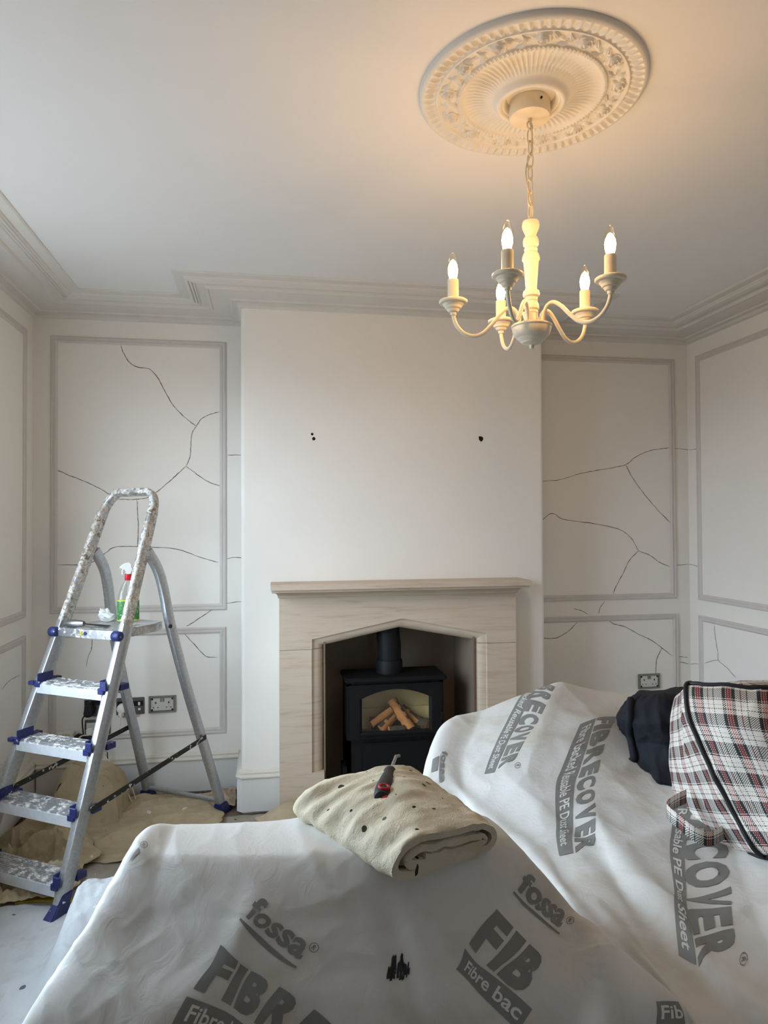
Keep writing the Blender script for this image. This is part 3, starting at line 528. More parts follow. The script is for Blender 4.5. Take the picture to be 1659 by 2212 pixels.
# hairline cracks in the plaster
random.seed(3)
def ribbon(bm, pts, nrm, wd):
    pts = smooth_path(pts, 5); L, Rr = [], []
    for i, p in enumerate(pts):
        t = (pts[min(i+1, len(pts)-1)]-pts[max(i-1, 0)]).normalized(); s = nrm.cross(t)
        jit = s*random.uniform(-.0012, .0012); ww = wd*random.uniform(.55, 1.25)*(.45 if i in (0, len(pts)-1) else 1)
        L.append(p+jit+s*ww+nrm*.0012); Rr.append(p+jit-s*ww+nrm*.0012)
    quad_grid(bm, [L, Rr])
for wl, pts in CRACKS:
    nrm = {'back': V(0, -1, 0), 'right': V(-1, 0, 0), 'left': V(1, 0, 0)}[wl]
    bm = bm_new(); ribbon(bm, pts, nrm, .0015 if wl == 'back' else .0013)
    part('crack', bm, 'crack', {'back': WALL_BACK, 'right': WALL_RIGHT, 'left': WALL_LEFT}[wl])

# ================================================================ FIREPLACE
FY = 3.38
FP = thing('fireplace_surround', 'pale veined limestone fireplace surround with pointed arch and mantel shelf', 'fireplace', (.657, 3.42, 0))
def cove(p0, p1, y0, y1, n=5):
    # bullnose moulding from the face edge p0 (y0) to the opening edge p1 (y1)
    out = []
    for q in range(n+1):
        a = math.pi/2*q/n; out.append((p0[0]+(p1[0]-p0[0])*math.sin(a)**1, p0[1]+(p1[1]-p0[1])*math.sin(a), y0+(y1-y0)*(1-math.cos(a))))
    return out
OUT = .603; CH = .445; IN = .387
for s, nm in ((-1, 'l'), (1, 'r')):
    bm = bm_new()
    poly = [(OC+s*OUT, YC-.001), (OC+s*OUT, FY)]
    poly += [(OC+s*(CH+.002), FY), (OC+s*CH, FY+.011)] + [(x, y) for x, _, y in cove((OC+s*(CH-.002), 0), (OC+s*IN, 0), FY+.011, FY+.055)] + [(OC+s*IN, YC-.001)]
    if s > 0: poly = poly[::-1]
    prism(bm, poly, .207, .806, fz)
    lo = [(OC+s*OUT, YC-.001), (OC+s*OUT, FY), (OC+s*IN, FY), (OC+s*IN, YC-.001)]
    prism(bm, lo if s < 0 else lo[::-1], 0, .207, fz)
    part('jamb', bm, 'stone', FP, smooth=20)
bm = bm_new()
ou = [(-CH, .808), (-CH, .856), (.006, .946), (CH, .858), (CH, .808)]; inn = [(-IN, .808), (-IN, .819), (-.001, .896), (IN, .822), (IN, .808)]
ou = [(OC+a, z) for a, z in ou]; inn = [(OC+a, z) for a, z in inn]
top = [(OC-OUT, .808), (OC-OUT, 1.062), (ou[2][0], 1.062), (OC+OUT, 1.062), (OC+OUT, .808)]
# front face as quads between outline and arch edge, then bead, then soffit
rows = [[V(x, YC-.001, z) for x, z in top], [V(x, FY, z) for x, z in top], [V(x, FY, z) for x, z in ou], [V(x, FY+.011, z) for x, z in ou]]
for q in range(1, 7):
    a = math.pi/2*q/6
    rows.append([V(o[0]+(i[0]-o[0])*math.sin(a), FY+.011+.044*(1-math.cos(a)), o[1]+(i[1]-o[1])*math.sin(a)) for o, i in zip(ou, inn)])
rows.append([V(i[0], YC-.001, i[1]) for i in inn])
quad_grid(bm, rows, close_v=True)
part('lintel', bm, 'stone', FP, smooth=20)
bm = bm_new()   # cavetto under the shelf, returned at both ends
prof = [(0, 1.062)] + [(.006, 1.062)] + [(.010+.078*(1-math.cos(math.pi/2*q/7)), 1.064+.030*math.sin(math.pi/2*q/7)) for q in range(8)] + [(.096, 1.0945), (.102, 1.0965), (.102, 1.1055), (0, 1.107)]
def shelf_f(x, y, h):
    e = abs(x-OC)-.607
    return V(OC+math.copysign(.607+max(e, 0)*.33+min(e, 0), x-OC), y, h)
mitre(bm, [(OC+.607, YC-.001), (OC+.607, FY), (OC-.607, FY), (OC-.607, YC-.001)], prof, shelf_f)
part('shelf_moulding', bm, 'stone', FP, smooth=25)
bm = bm_new(); box(bm, (.012, 3.262, 1.107), (1.302, YC-.001, 1.135)); bmesh.ops.bevel(bm, geom=bm.edges[:], offset=.003, segments=2, affect='EDGES'); part('mantel_shelf', bm, 'stone', FP)

# ================================================================ STOVE
SX = .632
ST = thing('log_burner', 'black cast iron stove with arched glass door in the fireplace', 'stove', (SX, 3.5, .02))
SF, SB, HW = 3.405, 3.60, .246
bm = bm_new()   # hollow body: sides, back, floor and front frame around the door
box(bm, (SX-HW, SF, .12), (SX-HW+.02, SB, .628)); box(bm, (SX+HW-.02, SF, .12), (SX+HW, SB, .628))
box(bm, (SX-HW, SB-.015, .12), (SX+HW, SB, .628)); box(bm, (SX-HW, SF, .12), (SX+HW, SB, .345)); box(bm, (SX-HW, SF, .612), (SX+HW, SB, .628))
part('body', bm, 'black_iron', ST)
bm = bm_new(); box(bm, (SX-HW-.014, SF-.035, .632), (SX+HW+.014, SB+.012, .656)); bmesh.ops.bevel(bm, geom=bm.edges[:], offset=.008, segments=3, affect='EDGES'); part('top_plate', bm, 'black_iron', ST, smooth=40)
# door: frame with arched window
bm = bm_new(); gw = .172; N = 16
arc = [(-gw+2*gw*q/N, .548+.042*math.sin(math.pi*q/N)**.9) for q in range(N+1)]
inner = [(-gw, .383)] + arc + [(gw, .383)]
outer = [(-HW+.010, .346)] + [(-(HW-.010)+2*(HW-.010)*q/N, .618) for q in range(N+1)] + [(HW-.010, .346)]
rows = [[V(SX+x, SF+.006, z) for x, z in outer], [V(SX+x, SF-.012, z) for x, z in outer], [V(SX+x*1.07, SF-.012, .383+(z-.383)*1.06-.01) for x, z in inner], [V(SX+x, SF-.004, z) for x, z in inner], [V(SX+x, SF+.006, z) for x, z in inner]]
quad_grid(bm, rows, close_u=True, close_v=True)
DOOR = part('door', bm, 'black_iron', ST, smooth=30)
bm = bm_new(); prism(bm, inner, SF-.001, SF+.003, lambda a, b, d: V(SX+a, d, b)); part('pane', bm, 'stove_glass', DOOR)
bm = bm_new(); box(bm, (SX-.19, SF-.028, .352), (SX+.19, SF, .364)); bmesh.ops.bevel(bm, geom=bm.edges[:], offset=.004, segments=2, affect='EDGES'); part('ledge', bm, 'black_iron', ST)
bm = bm_new(); box(bm, (SX-.17, SF-.008, .17), (SX+.17, SF+.002, .33)); bmesh.ops.bevel(bm, geom=bm.edges[:], offset=.003, segments=2, affect='EDGES'); part('ash_cover', bm, 'black_iron', ST)
bm = bm_new(); tube(bm, [(SX+HW-.012, SF-.02, .47), (SX+HW-.012, SF-.02, .43)], .006, 10); part('handle', bm, 'black_iron', DOOR)
for sx in (-1, 1):
    for yy in (SF+.02, SB-.03):
        bm = bm_new(); lathe(bm, [(.02, .02), (.016, .05), (.022, .10), (.028, .125)], 14, Matrix.Translation((SX+sx*(HW-.03), yy, 0))); part('leg', bm, 'black_iron', ST, smooth=40)
bm = bm_new(); box(bm, (SX-HW+.001, SF+.01, .02), (SX-HW-.02, SF+.12, .21)); part('side_lever_box', bm, 'black_iron', ST)
fx = .617
bm = bm_new(); tube(bm, [(fx, 3.50, .655), (fx, 3.50, .80), (fx-.004, 3.505, .83), (fx-.01, 3.51, .94)], .0605, 28); part('flue_pipe', bm, 'black_iron', ST, smooth=40)
bm = bm_new(); lathe(bm, [(.068, .652), (.068, .715), (.065, .722), (.061, .724)], 28, Matrix.Translation((fx, 3.50, 0))); part('flue_collar', bm, 'black_iron', ST, smooth=40)
# fire bricks lining
bm = bm_new(); box(bm, (SX-.225, SB-.035, .347), (SX+.225, SB-.016, .61)); part('fire_brick', bm, 'vermiculite', ST)
bm = bm_new(); box(bm, (SX-.225, SB-.05, .347), (SX+.225, SB-.035, .46)); part('fire_brick', bm, 'vermiculite', ST)
for sx in (-1, 1):
    bm = bm_new(); box(bm, (min(SX+sx*.225, SX+sx*.205), SF+.02, .347), (max(SX+sx*.225, SX+sx*.205), SB-.05, .60)); part('fire_brick', bm, 'vermiculite', ST)
# logs
def log(p0, p1, r, split, label, seed):
    random.seed(seed); p0, p1 = V(p0), V(p1); t = (p1-p0).normalized(); n = 9
    x = t.cross(V(0, 1, 0)).normalized(); y = t.cross(x); bm = bm_new(); rows = []
    for q in range(n):
        rr = r*random.uniform(.93, 1.06); rows.append([])
        for k2 in range(12):
            a = 2*math.pi*k2/12; m = rr*random.uniform(.94, 1.05)
            if split and math.sin(a) < -.05: px_, py_ = m*math.cos(a), -.05*m + .25*m*math.sin(a)*0
            else: px_, py_ = m*math.cos(a), m*math.sin(a)
            rows[-1].append(p0.lerp(p1, q/(n-1))+x*px_+y*py_)
    vs = quad_grid(bm, rows, close_u=True); bm.faces.new(vs[0]); bm.faces.new(vs[-1])
    bmesh.ops.recalc_face_normals(bm, faces=bm.faces)
    me = mesh(bm, 'log', 50); me.materials.append(M['log_bark']); me.materials.append(M['log_wood'])
    for f in me.polygons:
        if len(f.vertices) > 4 or (split and (f.normal.y < -.3 and f.normal.z < .75)): f.material_index = 1
    return tag(place('firewood_log', me, None), label, 'log', 'logs in the stove')
log((.515, 3.47, .40), (.625, 3.50, .462), .022, True, 'thin split log leaning up from the left inside the stove', 1)
log((.56, 3.45, .375), (.66, 3.53, .44), .026, True, 'split log with tan cut face low left of centre in the stove', 2)
log((.715, 3.435, .375), (.635, 3.53, .50), .027, True, 'longest split log with bright tan face leaning left in the stove', 3)
log((.775, 3.47, .385), (.69, 3.55, .455), .022, True, 'split log leaning behind the bright one, right of centre in the stove', 4)
log((.60, 3.425, .372), (.68, 3.43, .374), .026, False, 'charred round log at the front of the stove', 5)
log((.76, 3.50, .385), (.815, 3.45, .38), .036, False, 'dark round log at the right of the stove', 6)
log((.52, 3.54, .38), (.75, 3.545, .39), .038, False, 'dark log lying across the back of the stove', 7)
bm = bm_new(); rows = []
for j in range(14):
    rows.append([V(SX-.2+.4*i/29, SF+.02+.13*j/13, .346+.018*float(fbm(i*.4, j*.4, 3))) for i in range(30)])
quad_grid(bm, rows); part('ash_bed', bm, 'log_bark', ST, smooth=180)
# ================================================================ CEILING ROSE
RX, RY, RR = .690, 1.708, .296
RS = thing('ceiling_rose', 'large ornate white plaster ceiling rose with flower band', 'ceiling rose', (RX, RY, HC))
prof = [(.296, 0), (.296, .005), (.294, .010), (.290, .0135), (.284, .016), (.281, .015), (.278, .0145), (.254, .0105), (.251, .0125), (.249, .0155), (.246, .0155), (.243, .012), (.238, .0095), (.200, .009), (.196, .010), (.194, .016), (.188, .018), (.184, .016), (.181, .012), (.172, .009), (.150, .006), (.120, .010), (.100, .022), (.093, .030), (.090, .036), (.084, .039), (.078, .037), (.075, .031), (.072, .031), (.068, .027), (.063, .012), (.030, .010), (0, .010)]
rr_ = [p_[0] for p_ in prof]; hh_ = [p_[1] for p_ in prof]
rads = []
for a, b in zip(rr_[:-1], rr_[1:]):
    nsub = max(1, int(abs(a-b)/.0028)); rads += [a+(b-a)*q/nsub for q in range(nsub)]
rads.append(.0)
NTH = 576; th = np.arange(NTH)*2*np.pi/NTH
rows = []
dup = {}
for q, r_ in enumerate(rads):
    h0 = np.interp(r_, rr_[::-1], hh_[::-1])
    if q == 0: h0 = 0.0
    hh = np.full(NTH, h0)
    if .252 < r_ < .282: # egg and dart flutes
        e = np.sin(np.pi*(r_-.252)/.030); ph = 74*th
        hh = hh + .0065*e**.6*np.clip(np.cos(ph), -.45, 1)
    if .105 < r_ < .178: # radial reeding of the dish
        e = np.sin(np.pi*(r_-.105)/.073); hh = hh + .0030*e*np.sign(np.cos(72*th))*np.abs(np.cos(72*th))**.6
    if .186 < r_ < .196: hh = hh + .0022*np.cos(110*th)
    if .200 < r_ < .242: # low scrolling leaf relief
        e = np.sin(np.pi*(r_-.200)/.042); sw = np.sin(13*th*2+ (r_-.22)*180)
        hh = hh + e*(.0035*np.clip(np.sin(26*th+260*(r_-.22)), -.2, 1)+.002*np.clip(np.sin(52*th-200*(r_-.22)+1), -.2, 1))
    rows.append([V(RX+r_*math.cos(t), RY+r_*math.sin(t), HC-h) for t, h in zip(th, hh)])
bm = bm_new(); quad_grid(bm, rows, close_u=True)
part('medallion', bm, 'plaster', RS, smooth=45)
# cast flowers and leaves of the middle band, each a piece of the rose
def rosette_mesh():
    bm = bm_new(); rows = []
    for q in range(13):
        r_ = .021*q/12; row = []
        for k2 in range(48):
            a = 2*math.pi*k2/48
            pet = .5+.5*math.cos(5*a + r_*260); spiral = .5+.5*math.cos(a*2 - r_*620)
            h = .0100*math.cos(r_/.021*1.45)+.0030*math.cos(a*1.0-r_*900)*min(1, r_/.005)*(1-.6*r_/.021)+.0010*pet
            rad = r_*(1+.13*math.cos(5*a)*r_/.021)
            row.append(V(rad*math.cos(a)*1.12, rad*math.sin(a)*1.12, -max(h, -.001)*1.35 if q < 12 else .002))
        rows.append(row)
    quad_grid(bm, rows, close_u=True); return mesh(bm, 'flower', 60)
def leaf_mesh():
    bm = bm_new(); rows = []
    for q in range(9):
        s = q/8; wd = .0085*math.sin(math.pi*s)**.8*(1+.18*math.cos(s*22)); row = []
        for k2 in range(7):
            a = -1+2*k2/6; row.append(V(-.018+.036*s, a*wd+.006*math.sin(s*3), -(.0095*math.sin(math.pi*min(1, s+.12))*(1-a*a)*(1-.35*(abs(a) < .1))+.0005)))
        rows.append(row)
    quad_grid(bm, rows); return mesh(bm, 'leaf', 60)
fm, lm = rosette_mesh(), leaf_mesh()
for q in range(13):
    a = 2*math.pi*q/13+.12
    Mx = Matrix.Translation((RX+.221*math.cos(a), RY+.221*math.sin(a), HC-.0085)) @ Matrix.Rotation(a*2.3, 4, 'Z')
    shared('flower', fm, 'plaster', RS, Mx)
    for s, rad in ((.155, .231), (.245, .210), (.33, .228)):
        b = a+s
        Mx = Matrix.Translation((RX+rad*math.cos(b), RY+rad*math.sin(b), HC-.0085)) @ Matrix.Rotation(b+math.pi/2+(.55 if rad > .22 else -.6), 4, 'Z')
        shared('leaf', lm, 'plaster', RS, Mx)

# ================================================================ CHANDELIER
CXL, CYL = .699, 1.738
CH_ = thing('chandelier', 'cream five-arm chandelier with lit candle bulbs hanging on a chain', 'chandelier', (CXL, CYL, HC-.04))
TL = Matrix.Translation((CXL, CYL, 0))
bm = bm_new(); lathe(bm, [(.0, 2.556), (.053, 2.556), (.055, 2.552), (.055, 2.516), (.053, 2.512), (.050, 2.511), (0, 2.511)], 40, TL); CAN = part('ceiling_cup', bm, 'lamp', CH_, smooth=40)
bm = bm_new(); lathe(bm, [(.003, 0), (.003, .003), (0, .003)], 10, Matrix.Translation((CXL+.010, CYL-.0555, 2.536)) @ Matrix.Rotation(math.pi/2, 4, 'X')); part('screw', bm, 'dark', CAN)
bm = bm_new(); lathe(bm, [(0, 2.512), (.007, 2.512), (.006, 2.505), (.004, 2.500), (.0, 2.500)], 12, TL); part('hook_boss', bm, 'chain', CAN)
def ring_pts(c, rx, rz, rot, n=20):
    R = Matrix.Rotation(rot, 3, 'Z'); return [V(c) + R @ V(rx*math.cos(2*math.pi*k/n), 0, rz*math.sin(2*math.pi*k/n)) for k in range(n+1)]
bm = bm_new(); tube(bm, ring_pts((CXL, CYL, 2.492), .011, .011, .5), .0022, 8, False); part('ring', bm, 'chain', CH_, smooth=60)
zt = 2.482; zb = 2.243; nl = 7; pitch = (zt-zb)/nl
for q in range(nl):
    zc = zt - pitch*(q+.5); R = Matrix.Rotation(.5+math.pi/2*(q % 2)+math.pi/2+.25*math.sin(q), 3, 'Z'); pts = []
    for k2 in range(25):
        a = 2*math.pi*k2/24; cx_ = .0082*math.copysign(abs(math.cos(a))**.75, math.cos(a)); cz_ = (pitch/2+.0035)*math.sin(a); pts.append(V(CXL, CYL, zc)+R @ V(cx_, 0, cz_))
    bm = bm_new(); tube(bm, pts, .0021, 8, False); part('chain_link', bm, 'chain', CH_, smooth=60)
bm = bm_new(); tube(bm, smooth_path([(CXL, CYL, 2.51), (CXL+.004, CYL-.004, 2.47), (CXL+.006, CYL, 2.43), (CXL-.010, CYL+.004, 2.38), (CXL-.011, CYL-.004, 2.33), (CXL+.003, CYL+.003, 2.28), (CXL, CYL, 2.24)], 8), .0023, 8); part('flex', bm, 'flex', CH_, smooth=60)
colp = [(0, 2.246), (.004, 2.246), (.006, 2.238), (.010, 2.234), (.010, 2.231), (.0215, 2.231), (.0232, 2.222), (.0222, 2.214), (.0148, 2.196), (.0142, 2.188), (.019, 2.186), (.0212, 2.178), (.0206, 2.168), (.0155, 2.163), (.0155, 2.160), (.0178, 2.157), (.0172, 2.151), (.0160, 2.149), (.0205, 2.143), (.0225, 2.137), (.0235, 2.131), (.0230, 2.127), (.0198, 2.124), (.0196, 2.118), (.0172, 2.085), (.0146, 2.053), (.0152, 2.049), (.0152, 2.046), (.0205, 2.043), (.0226, 2.036), (.0212, 2.029), (.0165, 2.025), (.0162, 2.020), (.0175, 2.018), (.0158, 2.014), (.0192, 2.006), (.0208, 1.999), (.0204, 1.994), (.0165, 1.990), (.0185, 1.985), (.0165, 1.981), (.0185, 1.970), (.0210, 1.955), (.0200, 1.949), (0, 1.949)]
bm = bm_new(); lathe(bm, colp, 36, TL); part('turned_column', bm, 'lamp', CH_, smooth=35)
bowl = [(0, 1.952), (.050, 1.952), (.0545, 1.9495), (.0548, 1.946), (.052, 1.943), (.0515, 1.937), (.048, 1.926), (.041, 1.918), (.0385, 1.917), (.037, 1.914), (.030, 1.908), (.028, 1.907), (.026, 1.903), (.014, 1.899), (.0065, 1.898), (.006, 1.890), (.003, 1.887), (0, 1.887)]
bm = bm_new(); lathe(bm, bowl, 36, TL); part('bowl', bm, 'lamp', CH_, smooth=35)
AR = .214
for q in range(5):
    ang, AR = ((-127.6, .206), (-52.3, .222), (22.3, .208), (94.2, .202), (166.0, .209))[q]; ang = math.radians(ang)
    d = V(math.cos(ang), math.sin(ang), 0); c = V(CXL, CYL, 0)
    prof = [(.033, 1.945), (.035, 1.972), (.046, 1.994), (.064, 1.999), (.084, 1.985), (.108, 1.957), (.132, 1.934), (.158, 1.926), (.184, 1.934), (.203, 1.953), (.212, 1.975), (.214, 1.990)]
    bm = bm_new(); tube(bm, smooth_path([c+d*(r_*AR/.214)+V(0, 0, z) for r_, z in prof], 5), .0053, 12); arm = part('arm', bm, 'lamp', CH_, smooth=60)
    TA = Matrix.Translation(c+d*AR)
    cup = [(0, 1.984), (.008, 1.984), (.0085, 1.991), (.013, 1.993), (.0165, 1.998), (.0172, 2.000), (.0208, 2.002), (.0228, 2.006), (.0236, 2.008), (.0270, 2.011), (.0285, 2.014), (.0365, 2.016), (.0385, 2.019), (.0382, 2.023), (.0362, 2.0245), (.030, 2.022), (.015, 2.021), (0, 2.021)]
    bm = bm_new(); lathe(bm, cup, 32, TA); part('drip_cup', bm, 'lamp', CH_, smooth=22)
    bm = bm_new(); lathe(bm, [(0, 2.020), (.0148, 2.020), (.0148, 2.079), (.0140, 2.081), (0, 2.081)], 24, TA); part('candle_tube', bm, 'lamp', CH_, smooth=35)
    bp = [(.0, 2.081), (.011, 2.081), (.0125, 2.086), (.0158, 2.097), (.0172, 2.110), (.0160, 2.124), (.0125, 2.137), (.0075, 2.148), (.0030, 2.155), (0, 2.157)]
    bm = bm_new(); lathe(bm, bp, 24, TA); blb = part('bulb', bm, 'bulb_glass', CH_, smooth=60)
    core = [(0, 2.083), (.0095, 2.085), (.0128, 2.096), (.0138, 2.108), (.0118, 2.120), (.0068, 2.131), (0, 2.137)]
    bm = bm_new(); lathe(bm, core, 12, TA); part('lit_filament', bm, 'glow', blb, smooth=60)
# ================================================================ STEPLADDER
LN = V(.534, .845, 0); LW = V(-.845, .534, 0); LF = V(-.75, 2.65, 0)
def LP(a, off, z): return LF + LN*a + LW*off + V(0, 0, z)
LAD = thing('stepladder', 'paint-splattered aluminium platform stepladder with blue plastic feet', 'stepladder', tuple(LP(.45, .235, 0)))
SEC = rrect(.028, .058, .0035, 2)
WD = .47; TP = .06
def rail(z, s): return LP(.4*z, TP*z if s < 0 else WD-TP*z, z)
for s in (-1, 1):
    bm = bm_new(); sweep_sec(bm, [rail(z, s) for z in (.012, .35, .7, 1.0)], SEC, LW); part('front_stile', bm, 'alu', LAD, smooth=25)
# bent handrail carried up from the stiles
up = (rail(1.5, -1)-rail(.9, -1)).normalized()
def hr(z, s): return rail(z, s)
pr, pl_ = hr(1.475, -1), hr(1.475, 1); tr, tl_ = LP(.632, TP*1.58+.05, 1.572), LP(.632, WD-TP*1.58-.05, 1.572)
cr_r, cr_l = LP(.632, TP*1.58+.004, 1.556), LP(.632, WD-TP*1.58-.004, 1.556)
def bez(a, b, c, n=7): return [a*(1-t)**2+b*2*t*(1-t)+c*t*t for t in [k/n for k in range(n+1)]]
pts = [rail(1.0, -1), rail(1.2, -1)] + bez(pr, cr_r, tr) + bez(tl_, cr_l, pl_) + [rail(1.2, 1), rail(1.0, 1)]
# sweep with a section that keeps facing out of the frame plane
fn = (rail(1.3, -1)-rail(.5, -1)).cross(LW).normalized(); rows = []
sec = rrect(.058, .028, .012, 4)
for i, p in enumerate(pts):
    t = (pts[min(i+1, len(pts)-1)]-pts[max(i-1, 0)]).normalized(); a = fn; b = t.cross(a).normalized()
    rows.append([p+a*x*(.8 if 2 < i < len(pts)-3 else 1)+b*y for x, y in sec])
bm = bm_new(); vs = quad_grid(bm, rows, close_u=True); bm.faces.new(vs[0]); bm.faces.new(vs[-1]); part('handrail', bm, 'alu_handle', LAD, smooth=50)
for s in (-1, 1):
    o_ = lambda z: (TP*z+.004 if s < 0 else WD-TP*z-.004)
    rp = smooth_path([LP(.995, o_(0), .012), LP(.875, o_(.36), .36), LP(.770, o_(.66), .66), LP(.682, o_(.95), .95), LP(.645, o_(1.12), 1.12), LP(.612, o_(1.22), 1.22), LP(.552, o_(1.305), 1.305)], 5)
    bm = bm_new(); sweep_sec(bm, rp, rrect(.026, .046, .004, 2), LW); part('rear_leg', bm, 'alu_rear', LAD, smooth=28)
TZ = [.755, .540, .325, .112]
for z in TZ:
    i0, i1 = TP*z+.012, WD-TP*z-.012
    fr_ = Matrix(((LN.x, LW.x, 0, LF.x), (LN.y, LW.y, 0, LF.y), (0, 0, 1, 0), (0, 0, 0, 1)))
    a0 = .4*z-.036
    bm = bm_new(); box(bm, (a0, i0, z-.004), (a0+.108, i1, z+.006), fr_); box(bm, (a0, i0, z-.034), (a0+.006, i1, z+.0), fr_); box(bm, (a0+.102, i0, z-.03), (a0+.108, i1, z), fr_)
    tr_ = part('tread', bm, 'alu_tread', LAD)
    bm = bm_new(); box(bm, (a0-.0035, i0, z-.036), (a0-.0002, i1, z+.001), fr_); part('tread_lip', bm, 'alu_lip', tr_)
    bm = bm_new()
    for q in range(9): box(bm, (a0+.012+.0102*q, i0+.004, z+.006), (a0+.017+.0102*q, i1-.004, z+.0085), fr_)
    g = part('grip_ribs', bm, 'alu_tread', tr_)
    for s, e in ((-1, i0-.012), (1, i1+.012)):
        bm = bm_new(); iw = .030*(-s)
        lo = min(e, e+iw); hi = max(e, e+iw)
        box(bm, (a0-.008, lo, z-.012), (a0+.03, hi, z+.012), fr_)                     # front corner piece
        lo2, hi2 = min(e-s*.0145, e-s*.020), max(e-s*.0145, e-s*.020)
        box(bm, (a0-.006, lo2, z+.0), (a0+.075, hi2, z+.044), fr_)                      # upright cheek against the stile
        lo3, hi3 = min(e+s*.016, e-s*.018), max(e+s*.016, e-s*.018)
        box(bm, (.4*z+.040, lo3, z-.012), (.4*z+.085, hi3, z+.012), fr_)               # tongue behind the stile
        box(bm, (a0-.010, min(e-.016, e+.016), z+.004), (a0-.001, max(e-.016, e+.016), z+.040), fr_) if s < 0 else box(bm, (a0-.012, min(e, e+.03), z-.004), (a0+.01, max(e, e+.03), z+.012), fr_)
        bmesh.ops.bevel(bm, geom=bm.edges[:], offset=.0022, segments=1, affect='EDGES'); part('bracket', bm, 'blue', tr_)
fr_ = Matrix(((LN.x, LW.x, 0, LF.x), (LN.y, LW.y, 0, LF.y), (0, 0, 1, 0), (0, 0, 0, 1)))
z = .975; i0, i1 = TP*z+.016, WD-TP*z-.016
bm = bm_new(); prism(bm, [(.352, i0), (.346, (i0+i1)/2), (.352, i1), (.60, i1), (.675, i1-.03), (.68, (i0+i1)/2), (.675, i0+.03), (.60, i0)], z-.030, z+.006, lambda a, b, d: LP(a, b, d)); bmesh.ops.bevel(bm, geom=bm.edges[:], offset=.003, segments=2, affect='EDGES'); PLT = part('platform', bm, 'alu_tread', LAD)
for s, e in ((-1, TP*z), (1, WD-TP*z)):
    bm = bm_new(); lathe(bm, [(0, -.020), (.017, -.020), (.021, -.015), (.021, .015), (.017, .020), (0, .020)], 20, Matrix.Translation(LP(.348, e, z-.012)) @ Matrix((tuple(LN.cross(V(0, 0, 1))), tuple(V(0, 0, 1)), tuple(LN))).transposed().to_4x4() @ Matrix.Rotation(math.pi/2, 4, 'Y')); part('pivot_cap', bm, 'blue', PLT, smooth=40)
    bm = bm_new(); tube(bm, [LP(.652, e+s*.014, z-.012), LP(.652, e+s*.022, z-.012)], .009, 12); part('pivot_bolt', bm, 'black', PLT)
for q, (c_, nm) in enumerate((((i0+i1)/2+.018, 'yellow'), ((i0+i1)/2-.004, 'blue'))):
    bm = bm_new(); lathe(bm, [(0, 0), (.008, 0), (.008, .001), (0, .001)], 14, Matrix.Translation(LP(.3445, c_, z-.010)) @ Matrix((tuple(LW), tuple(V(0, 0, 1)), tuple(-LN))).transposed().to_4x4()); part('sticker', bm, nm, PLT)
for s in (-1, 1):
    e = TP*.02 if s < 0 else WD
    bm = bm_new()   # front foot caps, flared
    rows = []
    for h, gx, gy, sh in ((.0, .066, .030, -.016), (.012, .068, .032, -.014), (.05, .046, .024, -.002), (.085, .036, .020, .02)):
        rows.append([LP(.4*h+sh*.4+x*gx, e+y*gy, h) for x, y in ((-.75, -.75), (.55, -.75), (.55, .75), (-.75, .75))])
    vs = quad_grid(bm, rows, close_u=True); bm.faces.new(vs[0]); bm.faces.new(vs[-1]); bmesh.ops.bevel(bm, geom=bm.edges[:], offset=.003, segments=2, affect='EDGES'); part('foot_cap', bm, 'blue', LAD)
    bm = bm_new(); rows = []
    for h, gx, gy in ((.0, .036, .024), (.02, .036, .024), (.055, .030, .019)):
        rows.append([LP(.998-.345*h+x*gx, (e+.004 if s < 0 else e-.004)+y*gy, h) for x, y in ((-1, -1), (1, -1), (1, 1), (-1, 1))])
    vs = quad_grid(bm, rows, close_u=True); bm.faces.new(vs[0]); bm.faces.new(vs[-1]); bmesh.ops.bevel(bm, geom=bm.edges[:], offset=.003, segments=2, affect='EDGES'); part('foot_cap', bm, 'blue', LAD)
    oz = (lambda z: TP*z-.020) if s < 0 else (lambda z: WD-TP*z+.020)
    bm = bm_new(); sweep_sec(bm, [LP(.155, oz(.335), .335), LP(.50, oz(.375), .372), LP(.862, oz(.41), .41)], rrect(.004, .024, .0015, 1), LW); part('brace_strap', bm, 'brace', LAD)
bm = bm_new(); tube(bm, [LP(.985, .012, .062), LP(.985, WD-.012, .062)], .011, 12); part('cross_bar', bm, 'alu_rear', LAD, smooth=50)

